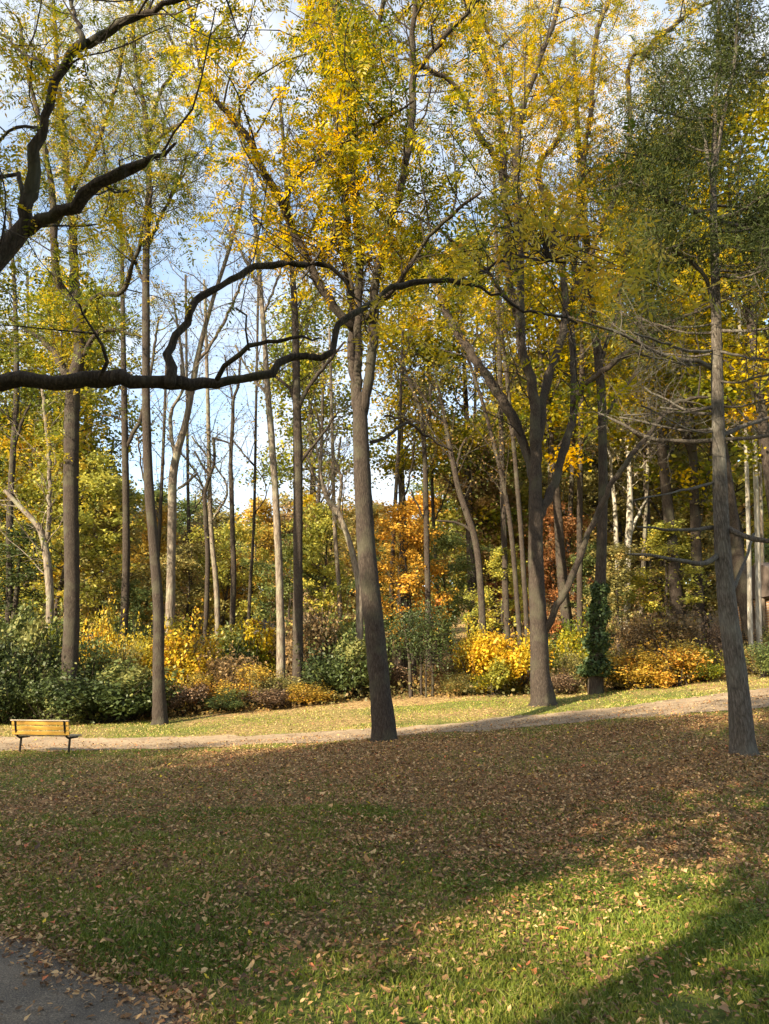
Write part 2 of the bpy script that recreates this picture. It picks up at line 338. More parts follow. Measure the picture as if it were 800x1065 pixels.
PX = np.repeat(xs[:, None], K, 1); PY = yn[:, None] * (1 - t) + yf[:, None] * t; PZ = hgt(PX, PY) + 0.012
i, j = np.meshgrid(np.arange(len(xs) - 1), np.arange(K - 1), indexing='ij')
F = np.stack([i * K + j, (i + 1) * K + j, (i + 1) * K + j + 1, i * K + j + 1], -1).reshape(-1, 4)
tag(mesh_np('dirt_path', np.stack([PX, PY, PZ], -1).reshape(-1, 3), [F], m, smooth=True), kind='structure')

# asphalt walk in the near corner
m, n, l, b = new_mat('worn_asphalt')
tcn = n.new('ShaderNodeTexCoord'); n1 = n.new('ShaderNodeTexNoise'); n1.inputs['Scale'].default_value = 120; n1.inputs['Detail'].default_value = 3
n2 = n.new('ShaderNodeTexNoise'); n2.inputs['Scale'].default_value = 3; n2.inputs['Detail'].default_value = 6
l.new(tcn.outputs['Object'], n1.inputs['Vector']); l.new(tcn.outputs['Object'], n2.inputs['Vector'])
r1 = ramp(n, [(0.35, (0.07, 0.054, 0.040)), (0.55, (0.15, 0.118, 0.086)), (0.7, (0.29, 0.24, 0.175))]); l.new(n1.outputs['Fac'], r1.inputs['Fac'])
r2 = ramp(n, [(0.35, (0.6, 0.6, 0.6)), (0.65, (1, 0.97, 0.92))]); l.new(n2.outputs['Fac'], r2.inputs['Fac'])
mu = n.new('ShaderNodeMix'); mu.data_type = 'RGBA'; mu.blend_type = 'MULTIPLY'; mu.inputs[0].default_value = 1
l.new(r1.outputs[0], mu.inputs[6]); l.new(r2.outputs[0], mu.inputs[7]); l.new(mu.outputs[2], b.inputs['Base Color']); b.inputs['Roughness'].default_value = 0.85
bu = n.new('ShaderNodeBump'); bu.inputs['Strength'].default_value = 0.5; bu.inputs['Distance'].default_value = 0.01; l.new(n1.outputs['Fac'], bu.inputs['Height']); l.new(bu.outputs[0], b.inputs['Normal'])
ss = np.arange(-14, 12, 0.12); K = 20; t = np.linspace(0, 2.6, K)
off = 0.0 - 0.10 * np.sin(ss * 1.1 + 0.6) - 0.04 * np.sin(ss * 4.3) + rng.normal(0, .012, len(ss))
base = A0[None, None] + ADIR * ss[:, None, None] + ANRM * (t[None, :, None] + off[:, None, None] * (1 - t[None, :, None] / 2.6))
AZ = hgt(base[..., 0], base[..., 1]) + 0.012
i, j = np.meshgrid(np.arange(len(ss) - 1), np.arange(K - 1), indexing='ij')
F = np.stack([i * K + j, i * K + j + 1, (i + 1) * K + j + 1, (i + 1) * K + j], -1).reshape(-1, 4)
tag(mesh_np('asphalt_path', np.concatenate([base, AZ[..., None]], -1).reshape(-1, 3), [F], m, smooth=True), kind='structure')

# ------------------------------------------------------------------ leaves
def leaf_quads(C, axis, nrm, ln, wd, fold=0.0):
    """diamond leaves: C base points, axis = length direction, nrm = face normal"""
    axis = norm(axis); side = norm(np.cross(nrm, axis)); up = np.cross(axis, side)
    ln = np.asarray(ln)[:, None]; wd = np.asarray(wd)[:, None]
    a = C; b = C + axis * ln * 0.42 + side * wd * 0.5 + up * wd * fold; c = C + axis * ln; d = C + axis * ln * 0.42 - side * wd * 0.5 + up * wd * fold
    V = np.stack([a, b, c, d], 1).reshape(-1, 3)
    F = np.arange(len(C) * 4).reshape(-1, 4)
    return V, F

def fronds(P, D, Ln, rr, pairs=6, leaflet=0.30, wid=0.30, droop=0.25):
    """pinnate leaves: P base, D direction of the midrib, Ln midrib length"""
    n = len(P); D = norm(D)
    up = norm(np.array([0, 0, 1.0]) + rr.normal(0, 0.45, (n, 3)))
    side = norm(np.cross(up, D)); nr = np.cross(D, side)
    Vs, T = [], []
    tone = np.clip(rr.normal(0.5, 0.26, n), 0, 1)
    base, ax, no, ll, tn = [], [], [], [], []
    for k in range(pairs):
        s = (k + 1.0) / (pairs + 0.5)
        pos = P + D * (Ln * s)[:, None] - np.array([0, 0, 1.0]) * (Ln * droop * s * s)[:, None]
        for sg in (-1, 1):
            a = norm(D * 0.45 + side * sg + rr.normal(0, 0.16, (n, 3)) - np.array([0, 0, .12]))
            base.append(pos); ax.append(a); no.append(norm(nr + rr.normal(0, 0.35, (n, 3))))
            ll.append(Ln * leaflet * (1.1 - 0.45 * abs(s - 0.45)) * rr.uniform(0.8, 1.15, n)); tn.append(np.clip(tone + rr.normal(0, .07, n), 0, 1))
    pos = P + D * Ln[:, None] - np.array([0, 0, 1.0]) * (Ln * droop)[:, None]
    base.append(pos); ax.append(D - np.array([0, 0, .5])); no.append(nr); ll.append(Ln * leaflet); tn.append(tone)
    C = np.concatenate(base); ll = np.concatenate(ll)
    keep = rr.random(len(C)) > 0.10
    V, F = leaf_quads(C[keep], np.concatenate(ax)[keep], np.concatenate(no)[keep], ll[keep], ll[keep] * wid)
    return V, F, np.concatenate(tn)[keep]

def blob_leaves(C, rr, size, wid=0.7, flat=0.5, tone=None):
    n = len(C)
    ax = norm(rr.normal(0, 1, (n, 3)) * np.array([1, 1, 0.7]) - np.array([0, 0, 0.25]))
    no = norm(rr.normal(0, 1, (n, 3)) * (1 - flat) + np.array([0, 0, 1.0]) * flat * 1.4)
    ln = size * rr.uniform(0.6, 1.25, n)
    V, F = leaf_quads(C, ax, no, ln, ln * wid)
    if tone is None: tone = rr.normal(0.5, 0.22, n)
    return V, F, np.clip(tone, 0, 1)

# ------------------------------------------------------------------ traced trees
def flesh(limbs, rr, p):
    """side branches, twigs and leaf anchors along traced limbs [(pts, rad)]"""
    br, tw = Tubes(), Tubes(); AP, AD = [], []
    for pts, rad in limbs:
        seg = np.linalg.norm(np.diff(pts, axis=0), axis=1); cum = np.concatenate([[0], np.cumsum(seg)]); Ltot = cum[-1]
        s = p.get('start', 0.3) * Ltot + rr.uniform(0, .4)
        while s < Ltot:
            i = min(len(pts) - 2, int(np.searchsorted(cum, s) - 1)); i = max(i, 0)
            f = (s - cum[i]) / max(seg[i], 1e-6)
            q = pts[i] * (1 - f) + pts[i + 1] * f; r0 = rad[i]
            s += p['space'] * rr.uniform(0.6, 1.4)
            if q[2] - p['z0'] < 0: continue
            tng = norm(pts[i + 1] - pts[i])
            rnd = norm(rr.normal(0, 1, 3)); lat = norm(np.cross(tng, rnd))
            d = norm(tng * rr.uniform(0.2, 0.8) + lat + np.array([0, 0, p.get('rise', 0.25)]))
            ln = p['blen'] * rr.uniform(0.45, 1.25); r1 = min(r0 * 0.55, p['brad'] * ln / p['blen'])
            n = 6; P = [q]; dd = d.copy()
            for k in range(n - 1):
                dd = norm(dd + rr.normal(0, 0.22, 3) + np.array([0, 0, p.get('curve', 0.06)]))
                P.append(P[-1] + dd * ln / (n - 1))
            P = np.array(P); br.add(P, np.linspace(r1, 0.004 + 0.1 * r1, n), 4)
            for k in range(1, n):
                for _ in range(p['twigs']):
                    td = norm(dd * 0.35 + norm(rr.normal(0, 1, 3)) + np.array([0, 0, p.get('trise', 0.0)]))
                    tl = p['tlen'] * rr.uniform(0.4, 1.3)
                    a = P[k] if k == n - 1 else P[k] * 0.5 + P[k - 1] * 0.5 if rr.random() < .5 else P[k]
                    b1 = a + td * tl * 0.5 + rr.normal(0, .03, 3); b2 = b1 + norm(td + rr.normal(0, 0.4, 3) + [0, 0, -.1]) * tl * 0.5
                    tw.add([a, b1, b2], [0.0055 * p.get('tr', 1), 0.004 * p.get('tr', 1), 0.0018], 3)
                    if rr.random() > p.get('leafy', 1.0): continue
                    for w in range(p['fr']):
                        f = rr.uniform(0.2, 1); AP.append(a * (1 - f) + b2 * f if w else b2)
                        AD.append(td * 0.5 + norm(rr.normal(0, 1, 3)) * np.array([1, 1, 0.5]) + np.array([0, 0, -0.25]))
    return br, tw, np.array(AP).reshape(-1, 3), np.array(AD).reshape(-1, 3)

def trace(pts, D, dD=0.0, minr=0.008, wmul=1.0):
    """pts = (px, py, width px[, D]); dD = how far the limb recedes from D at its end"""
    n = len(pts); P, Q = [], []
    for k, p in enumerate(pts):
        if len(p) == 4: d = p[3]
        else:
            f = k / max(1, n - 1); d = D + dD * f
        q, t = at(p[0], p[1], d); P.append(q); Q.append(max(minr, p[2] * wmul * t / FPX / 2))
    return np.array(P), np.array(Q)

def traced_tree(name, label, cat, D, trunk, limbs, p, leaf, bark='bark', seed=1, group=None, root_flare=1.0, sides=14, extra=None):
    rr = np.random.default_rng(seed)
    P, Q = trace(trunk, D)
    gz = g(P[0, 0], P[0, 1])
    # plant the foot on the ground with a flare
    foot = P[0].copy(); foot[2] = gz - 0.15
    root = empty(name, (foot[0], foot[1], gz)); tag(root, label, cat, group)
    org = (foot[0], foot[1], gz)
    r = Q[0]
    P2 = [foot, foot + [0, 0, 0.22]] + [q for q in P[1:] if q[2] > gz + 0.8]
    # straighten the first bit towards the second traced point
    k0 = len(P) - (len(P2) - 2); Q2 = [r * (1.0 + 1.0 * root_flare), r * (1.0 + 0.32 * root_flare)] + list(Q[k0:])
    nxt = P2[2]; f = 0.55 / max(0.6, nxt[2] - gz); mid = foot * (1 - f) + nxt * f; mid[2] = gz + 0.6
    P2.insert(2, mid); Q2.insert(2, r * (1 + 0.06 * root_flare))
    P2, Q2 = smooth_line(P2, Q2, 0.18)
    T = Tubes(); T.add(P2, Q2, sides)
    T.build('trunk', M[bark], root, org, rough=0.05, rr=rr, lobes=0.17)
    lines = []
    tr_cut = max(0, int(len(P2) * p.get('trunk_from', 0.5)))
    lines.append((P2[tr_cut:], Q2[tr_cut:]))
    for lb in limbs:
        if isinstance(lb, dict): pts, dD, D0 = lb['p'], lb.get('dD', 0), lb.get('D', D)
        else: pts, dD, D0 = lb, rr.uniform(-2.5, 2.5), D
        LP, LQ = trace(pts, D0, dD)
        LP, LQ = smooth_line(LP, LQ, 0.14 if D < 9 else 0.25)
        LQ = LQ * (1 + np.convolve(rr.normal(0, .13 if D < 9 else .07, len(LQ) + 2), [.3, .4, .3], 'valid'))
        jit = rr.normal(0, 1, LP.shape) * (0.008 if 'pine' in bark else 0.02); jit[0] = 0; LP = LP + jit
        t0 = norm(LP[1] - LP[0]); r0 = LQ[0]      # rounded ends, so that no open tube shows at a fork
        BP = np.vstack([LP[0] - t0 * r0 * .9, LP[0] - t0 * r0 * .6, LP, LP[-1] + norm(LP[-1] - LP[-2]) * LQ[-1]]); BQ = np.concatenate([[r0 * .02, r0 * .7], LQ, [LQ[-1] * .05]])
        T = Tubes(); T.add(BP, BQ, 10 if LQ[0] > 0.05 else 6)
        T.build('limb', M[bark], root, org, rough=0.10, rr=rr)
        if not (isinstance(lb, dict) and lb.get('bare')): lines.append((LP, LQ))
    p = dict(p); p['z0'] = p.get('z0', 4.0) + gz
    br, tw, AP, AD = flesh(lines, rr, p)
    if br.g:
        Vb, Fb = br.arrays(); Vt, Ft = tw.arrays() if tw.g else (np.zeros((0, 3)), np.zeros((0, 4), int))
        mesh_np('twigs', np.concatenate([Vb, Vt]), [np.concatenate([Fb, Ft + len(Vb)])], M[bark], smooth=True, parent=root, origin=org)
    if len(AP) and 'leafz' in p:
        k = AP[:, 2] > gz + p['leafz'] + rr.normal(0, .7, len(AP)); AP, AD = AP[k], AD[k]
    if len(AP):
        # clumps: keep or drop whole neighbourhoods so that sky gaps open in the crown
        if p.get('gap', 0) > 0:
            nzv = vnoise(AP[:, 0] + AP[:, 2] * .7, AP[:, 1] + AP[:, 2] * .9, 1.1, seed)
            k = nzv > p['gap'] * rr.uniform(0.6, 1.1, len(AP)); AP, AD = AP[k], AD[k]
        if p['kind'] == 'frond':
            V, F, tn = fronds(AP, AD, p['fl'] * rr.uniform(0.6, 1.2, len(AP)), rr, pairs=p.get('pairs', 6), leaflet=p.get('lf', 0.30), wid=p.get('lw', 0.34))
        elif p['kind'] == 'needle':
            n = 14; C = np.repeat(AP, n, 0) + rr.normal(0, p['nr'], (len(AP) * n, 3)) * np.array([1, 1, .45])
            V, F = leaf_quads(C, np.repeat(norm(AD), n, 0) + rr.normal(0, .7, C.shape), rr.normal(0, 1, C.shape) + [0, 0, .8], rr.uniform(.09, .17, len(C)), np.full(len(C), .022))
            tn = np.clip(np.repeat(rr.normal(.45, .22, len(AP)), n) + rr.normal(0, .08, len(C)), 0, 1)
        else:
            n = p.get('per', 5); C = np.repeat(AP, n, 0) + rr.normal(0, p.get('spread', .16), (len(AP) * n, 3))
            V, F, tn = blob_leaves(C, rr, p['ls'], tone=np.repeat(rr.normal(.5, .22, len(AP)), n) + rr.normal(0, .1, len(AP) * n))
        tn = np.clip(tn + p.get('tone', 0) + 0.75 * (vnoise(V[::4, 0] + V[::4, 2] * .5, V[::4, 1] + V[::4, 2], 1.9, seed + 5) - 0.5), 0, 1)
        mesh_np('crown', V, [F], M[leaf], tone=tn, parent=root, origin=org)
        print('CROWN', label[:40], len(AP), len(F))
    return root

# ---- parameters by kind
LOCUST = dict(kind='frond', space=0.33, blen=2.8, brad=0.026, twigs=3, tlen=0.95, fr=3, fl=0.46, lw=0.37, pairs=6, gap=0.50, tone=.06, start=0.12, z0=5.5, trunk_from=0.45, curve=0.05)
BARE = dict(kind='leaf', space=0.5, blen=2.8, brad=0.03, twigs=2, tlen=0.9, fr=1, leafy=0.25, ls=0.12, per=2, start=0.1, z0=7, trunk_from=0.45, rise=0.55, curve=0.12, tr=1.6)

# the big two-stemmed tree beside the path
traced_tree('locust_tree', 'tall grey-barked tree in front of the path, forking high up into several upright stems', 'tree', 17.6,
    [(400, 770, 24), (396, 720, 22), (389, 650, 21), (382, 580, 19.5), (377, 500, 18), (375, 440, 16), (375, 410, 12)],
    [dict(p=[(372, 430, 9), (367, 370, 8.5), (366, 330, 8), (364, 290, 8), (361, 253, 8), (358, 200, 8), (352, 132, 8), (342, 84, 7), (327, 25, 6), (321, -10, 5), (305, -80, 4)], dD=1.5),
     dict(p=[(373, 425, 9), (373, 370, 8.5), (373, 320, 8.5), (374, 268, 8.5), (371, 228, 8.5), (367, 162, 8.5), (366, 122, 8), (362, 71, 9), (354, 38, 8), (348, -10, 7), (340, -90, 4)], dD=-1.0),
     dict(p=[(366, 90, 6), (372, 80, 6), (383, 61, 6), (391, 30, 6), (399, 0, 5), (408, -50, 3)], D=17.2, dD=-1.5),
     dict(p=[(377, 430, 11), (385, 385, 10), (388, 350, 9.5), (390, 321, 9), (391, 288, 9), (400, 255, 9), (407, 225, 8), (416, 200, 8), (422, 170, 8), (429, 130, 7), (430, 100, 7), (430, 66, 7), (429, 38, 6), (433, 0, 5), (440, -70, 4)], dD=-2.5),
     dict(p=[(431, 75, 5), (445, 60, 5), (462, 38, 5), (480, 20, 4), (498, -2, 4), (520, -40, 3)], D=15.6, dD=-1.0),
     dict(p=[(367, 340, 9), (352, 325, 9), (335, 300, 9), (319, 270, 8), (306, 242, 8), (294, 215, 8), (283, 193, 8), (273, 175, 7), (262, 152, 7), (250, 133, 7), (235, 115, 6), (221, 99, 5), (210, 75, 4), (203, 45, 3), (195, 0, 3)], dD=-3.0),
     dict(p=[(294, 212, 4), (305, 190, 3), (325, 170, 3), (355, 150, 3), (385, 132, 3), (400, 122, 3), (430, 105, 2)], D=16.0, dD=-2.0),
     dict(p=[(367, 300, 4), (352, 232, 4), (345, 250, 3), (330, 265, 3), (315, 290, 3)], D=17.0, dD=-2.0),
     dict(p=[(381, 330, 6), (410, 300, 5), (440, 255, 4), (470, 225, 4), (500, 200, 3)], D=17.0, dD=-3.0),
     dict(p=[(386, 460, 4), (400, 455, 4), (425, 440, 3), (440, 452, 3), (470, 470, 2)], D=17.8, dD=1.5)],
    dict(LOCUST, z0=9.5, leafz=11.5), 'gold', 'bark', 11, root_flare=0.55)

# the wide forking tree on the far side of the path
T2 = traced_tree('locust_tree', 'broad tree beyond the path with a low side limb curving right, many forks above', 'tree', 24.0,
    [(565, 732, 22), (562, 700, 20), (560, 650, 18), (558, 600, 16), (557, 560, 15), (557, 525, 14), (557, 490, 13)],
    [dict(p=[(565, 660, 8), (576, 637, 7), (588, 615, 7), (600, 587, 7), (612, 555, 6.5), (627, 522, 6), (637, 502, 5.5), (652, 482, 5), (672, 455, 4.5), (700, 422, 5), (712, 416, 4), (735, 414, 3)], dD=-2.5),
     dict(p=[(556, 500, 11), (549, 473, 10), (534, 437, 10), (514, 402, 10), (496, 377, 9), (478, 349, 9), (463, 323, 8), (455, 300, 6), (440, 275, 5), (420, 255, 3)], dD=2.0),
     dict(p=[(557, 500, 13), (557, 460, 12), (557, 427, 11), (552, 392, 10), (545, 372, 10), (542, 356, 10), (541, 320, 9), (541, 280, 8), (540, 240, 8), (537, 187, 8), (538, 144, 8), (544, 109, 7), (552, 86, 6), (566, 50, 5), (580, 10, 4), (590, -50, 3)], dD=-2.0),
     dict(p=[(543, 350, 8), (530, 290, 7), (527, 230, 7), (524, 190, 7), (522, 142, 7), (514, 96, 6), (506, 71, 6), (496, 38, 5), (484, 0, 4), (470, -50, 3)], D=23.5, dD=1.0),
     dict(p=[(524, 195, 6), (514, 160, 6), (500, 143, 6), (488, 115, 6), (478, 95, 5), (462, 80, 5), (443, 71, 5), (420, 60, 3)], D=23.8, dD=-2.0),
     dict(p=[(559, 480, 9), (562, 440, 9), (570, 392, 9), (582, 361, 8), (588, 330, 8), (586, 290, 7), (575, 240, 7), (566, 205, 6), (560, 185, 6), (565, 165, 6), (577, 150, 6), (588, 127, 5), (577, 99, 5), (562, 74, 4), (545, 50, 3)], dD=1.5),
     dict(p=[(560, 540, 9), (577, 503, 9), (585, 473, 8), (593, 445, 8), (597, 422, 8), (597, 377, 7), (594, 336, 7), (597, 290, 6), (600, 240, 6), (603, 190, 6), (609, 152, 6), (615, 110, 5), (618, 56, 5), (624, 23, 5), (635, -5, 4), (645, -60, 3)], dD=3.0),
     dict(p=[(598, 420, 6), (606, 402, 6), (617, 393, 6), (633, 382, 6), (658, 361, 5), (684, 344, 5), (703, 333, 4), (730, 322, 3), (760, 310, 2)], D=24.5, dD=-3.5),
     dict(p=[(597, 300, 5), (625, 240, 5), (645, 190, 5), (654, 150, 5), (655, 110, 5), (654, 76, 5), (661, 56, 4), (674, 58, 5), (677, 46, 5), (700, 28, 5), (722, 10, 4), (745, 0, 3)], D=25.5, dD=-2.0),
     dict(p=[(540, 240, 4), (537, 150, 4), (530, 95, 4), (521, 61, 4), (505, 28, 3), (495, -10, 3)], D=24.0, dD=2.0),
     dict(p=[(541, 330, 5), (520, 300, 4), (495, 270, 4), (470, 250, 3), (452, 235, 3)], D=23.5, dD=-3.0)],
    dict(LOCUST, space=0.40, blen=3.1, z0=8.5, leafz=12.5, gap=0.46, fl=0.42, pairs=5), 'gold', 'bark', 12, root_flare=0.7)

# conifer in the right foreground
def lateral(px, py, dx, dy, w, D, dD):
    w *= .75
    return dict(p=[(px, py, w), (px + dx * .3, py + dy * .15 + 3, w * .85), (px + dx * .65, py + dy * .6 + 2, w * .6), (px + dx, py + dy, 2)], D=D, dD=dD)
rr = np.random.default_rng(5)
lims = [dict(p=[(743, 549, 5), (720, 551, 4), (690, 550, 3), (662, 548, 2)], D=13.1, dD=-1),
        dict(p=[(746, 578, 6), (738, 584, 5), (725, 586, 5), (700, 582, 4), (675, 578, 3), (654, 576, 2)], D=13.0, dD=-1.2),
        dict(p=[(757, 550, 7), (770, 556, 6), (785, 561, 6), (805, 563, 5), (840, 560, 4)], D=13.0, dD=-1.0),
        dict(p=[(757, 625, 5), (768, 600, 4), (778, 575, 3), (784, 555, 3)], D=13.2, dD=1.0),
        dict(p=[(745, 458, 5), (720, 459, 5), (695, 458, 4), (672, 455, 4), (650, 442, 3), (622, 430, 2)], D=13.1, dD=1.0),
        dict(p=[(752, 452, 5), (775, 443, 5), (802, 434, 4), (840, 425, 3)], D=13.0, dD=1.5),
        dict(p=[(752, 457, 4), (780, 455, 4), (810, 452, 3), (850, 450, 3)], D=13.0, dD=-1.5),
        dict(p=[(742, 502, 3), (720, 508, 3), (700, 512, 2), (660, 520, 2)], D=13.0, dD=-1.5),
        dict(p=[(743, 385, 5), (725, 375, 5), (700, 373, 4), (670, 360, 3), (638, 345, 3), (600, 333, 2)], D=13.1, dD=-1.6),
        dict(p=[(742, 232, 5), (725, 222, 5), (700, 212, 5), (680, 200, 4), (655, 190, 3)], D=13.0, dD=-1.0),
        dict(p=[(744, 228, 5), (765, 222, 5), (790, 208, 4), (820, 190, 3)], D=13.0, dD=-1.2),
        dict(p=[(741, 195, 4), (734, 150, 3.5), (728, 125, 3.2), (715, 95, 4), (705, 60, 3)], D=13.0, dD=.6),
        dict(p=[(742, 195, 4), (748, 150, 3.6), (756, 105, 3.3), (763, 75, 3), (766, 30, 3), (768, -30, 2)], D=13.0, dD=-.6),
        dict(p=[(743, 330, 4), (735, 290, 4), (722, 275, 4), (705, 262, 3), (690, 258, 2)], D=13.0, dD=-1.0)]
for k in range(30):
    py = rr.uniform(60, 510); sgn = -1 if rr.random() < .58 else 1
    if sgn < 0: dx = -rr.uniform(45, 110) * (0.7 if py < 120 else 1)
    else: dx = rr.uniform(50, 110)
    lims.append(lateral(744 + sgn * 3, py, dx, rr.uniform(-30, 14), rr.uniform(3, 5), 13.0, rr.uniform(-2.2, 2.2)))
traced_tree('conifer_tree', 'straight grey conifer on the right with level bare lower boughs and dark needles high up', 'tree', 13.0,
    [(773, 785, 23), (768, 720, 21), (763, 680, 20), (758, 640, 19), (753, 590, 17), (750, 540, 15.5), (748, 470, 13), (746, 400, 12), (745, 330, 10), (743, 250, 8), (742, 190, 6), (744, 120, 4.5), (747, 40, 3.5), (750, -60, 3)],
    lims, dict(kind='needle', nr=0.17, space=0.17, blen=0.95, brad=0.009, twigs=2, tlen=0.36, fr=2, tr=.6, gap=0.30, start=0.25, z0=4.5, leafz=8.6, trunk_from=0.7, rise=0.05, curve=0.02), 'needle', 'bark_pine', 13, root_flare=0.45)

# trunks on the left
traced_tree('forest_tree', 'thick dark trunk rising out of the evergreen shrubs at the left, forking above', 'tree', 27.0,
    [(72, 725, 17), (74, 660, 15.5), (75, 600, 15), (74, 540, 15), (74, 480, 15), (75, 430, 15), (77, 395, 14), (83, 370, 12), (82, 339, 12), (79, 313, 11)],
    [dict(p=[(78, 320, 11), (77, 290, 10), (76, 263, 9), (75, 230, 8), (70, 190, 7), (66, 140, 6), (60, 80, 5), (57, 20, 4), (50, -40, 3)], dD=1),
     dict(p=[(78, 318, 9), (66, 300, 8), (59, 290, 8), (57, 255, 8), (56, 215, 7), (50, 175, 6), (42, 130, 5), (30, 80, 4), (20, 20, 3)], dD=-2),
     dict(p=[(75, 400, 8), (68, 388, 8), (58, 368, 7), (44, 354, 6), (30, 345, 4), (10, 330, 3)], dD=2),
     dict(p=[(86, 372, 5), (98, 350, 5), (112, 343, 5), (128, 345, 4), (146, 350, 3)], dD=-1.5),
     dict(p=[(83, 332, 6), (92, 316, 6), (104, 307, 5), (127, 304, 5), (134, 288, 5), (138, 275, 4), (146, 252, 4), (150, 230, 3), (160, 190, 2)], dD=-2.5),
     dict(p=[(57, 240, 5), (80, 190, 4), (100, 150, 4), (118, 100, 3), (130, 40, 3)], dD=-2)],
    dict(LOCUST, kind='frond', z0=8.0, space=0.42, blen=3.0, fl=0.42, pairs=5, gap=0.36), 'lime', 'bark', 14)

traced_tree('forest_tree', 'slender pale-lit trunk on the lawn edge right of the bench, leaning slightly left', 'tree', 25.3,
    [(166, 753, 14), (165, 700, 12), (165, 640, 11), (161, 580, 10), (156, 520, 10), (153, 460, 9), (152, 400, 8), (152, 330, 8), (152, 270, 7), (155, 200, 6), (154, 150, 6), (150, 110, 5), (142, 71, 4), (138, 20, 4), (135, -30, 3)],
    [dict(p=[(157, 158, 4), (165, 145, 4), (177, 134, 4), (190, 128, 4), (203, 122, 3), (216, 110, 2)], dD=-1.5),
     dict(p=[(155, 140, 4), (160, 120, 4), (167, 96, 3), (174, 84, 3), (181, 74, 3), (182, 53, 3), (175, 36, 3), (165, 10, 2)], dD=-1),
     dict(p=[(153, 300, 4), (135, 260, 4), (120, 225, 3), (112, 180, 3), (105, 140, 2)], dD=1.5),
     dict(p=[(153, 260, 4), (172, 215, 3), (185, 190, 3), (195, 160, 2)], dD=2)],
    dict(LOCUST, z0=10.5, space=0.34, blen=2.8, trunk_from=0.5, fl=0.4, pairs=5, gap=0.33), 'lime', 'bark', 15, root_flare=0.6)

def where(px):
    for lim, w in ((-10, 'beyond the left edge'), (35, 'at the left edge'), (75, 'left of the thick dark trunk'), (115, 'right of the thick dark trunk'), (150, 'behind the knotty trunk'), (190, 'behind the curved pinkish trunk'),
                   (228, 'behind the crooked stem'), (262, 'behind the thin straight stem'), (300, 'behind the whitish leaning trunk'), (345, 'right of the straight reddish trunk'), (395, 'behind the big forking tree'), (430, 'right of the big forking tree'),
                   (470, 'behind the orange maple'), (510, 'behind the dark leaning trunk'), (545, 'behind the leaning cluster'), (580, 'behind the broad tree'), (625, 'behind the ivy-covered trunk'), (665, 'behind the white trunks'), (715, 'left of the conifer'), (765, 'behind the conifer'), (805, 'at the right edge')):
        if px < lim: return w
    return 'beyond the right edge'
def mid_tree(label, D, trunk, limbs, p, leaf, bark, seed, name='forest_tree'):
    return traced_tree(name, label, 'tree', D, trunk, limbs, p, leaf, bark, seed, root_flare=0.3, sides=9)
mid_tree('knotty upright trunk in the wood just left of the slender leaning one', 36.0,
    [(131, 662, 8), (131, 600, 8), (131, 520, 7), (130, 460, 7), (129, 400, 6), (128, 340, 5), (127, 270, 4), (125, 200, 3)],
    [dict(p=[(132, 466, 4), (138, 452, 4), (146, 436, 4), (150, 418, 3), (158, 380, 3), (165, 330, 2)]), dict(p=[(129, 438, 3), (118, 433, 2), (106, 432, 2)])], dict(BARE, z0=9), 'lime', 'bark', 21)
mid_tree('pinkish trunk curving right above the yellow bushes, with bare upswept branches', 31.0,
    [(177, 690, 11), (177, 640, 10), (178, 590, 9), (179, 540, 9), (180, 495, 9), (185, 468, 8), (193, 440, 7), (199, 410, 6), (204, 380, 6), (212, 345, 5), (222, 310, 4), (235, 270, 4), (248, 225, 3), (258, 170, 2)],
    [dict(p=[(183, 478, 4), (179, 455, 4), (177, 435, 4), (182, 420, 3), (190, 405, 3), (188, 380, 2)]), dict(p=[(199, 415, 4), (192, 395, 3), (188, 360, 3), (180, 310, 2)]),
     dict(p=[(186, 508, 3), (196, 500, 3), (206, 492, 2)]), dict(p=[(206, 375, 4), (222, 355, 3), (240, 320, 3), (262, 270, 2)])], dict(BARE, z0=9), 'olive', 'bark_pale', 22)
mid_tree('thin crooked stem between the curved pinkish trunk and the thin straight one', 38.0,
    [(216, 640, 5), (216, 590, 5), (214, 540, 5), (213, 515, 4), (217, 498, 4), (223, 480, 3), (222, 455, 3)],
    [dict(p=[(218, 495, 3), (208, 480, 2), (203, 470, 2)]), dict(p=[(214, 512, 2), (205, 498, 2), (196, 492, 2)])], dict(BARE, z0=8, space=.3, blen=1.6, leafy=.8), 'green', 'bark', 23)
mid_tree('thin straight grey stem standing alone against the sky gap above the far hill', 37.0,
    [(243, 650, 6), (243, 600, 6), (242, 560, 5), (241, 515, 5), (240, 480, 4), (242, 440, 4), (243, 415, 3), (248, 400, 3), (250, 370, 2)],
    [dict(p=[(240, 462, 2), (232, 458, 2), (222, 455, 2)]), dict(p=[(243, 416, 2), (238, 395, 2), (234, 370, 2)])], dict(BARE, z0=9, leafy=.1, blen=1.6), 'olive', 'bark', 24)
mid_tree('whitish trunk leaning left, slimmer of the close pair right of the yellow bush', 31.0,
    [(293, 712, 10), (292, 660, 9), (291, 610, 8), (289, 560, 8), (286, 505, 7), (282, 450, 7), (278, 400, 6), (275, 350, 5), (271, 300, 5), (266, 240, 4), (262, 180, 3)],
    [dict(p=[(277, 410, 3), (268, 398, 3), (258, 385, 2), (245, 360, 2)]), dict(p=[(271, 300, 3), (255, 270, 3), (240, 235, 2), (225, 200, 2)]), dict(p=[(273, 330, 3), (292, 280, 2), (305, 230, 2)])], dict(BARE, z0=12), 'olive', 'bark_pale', 25)
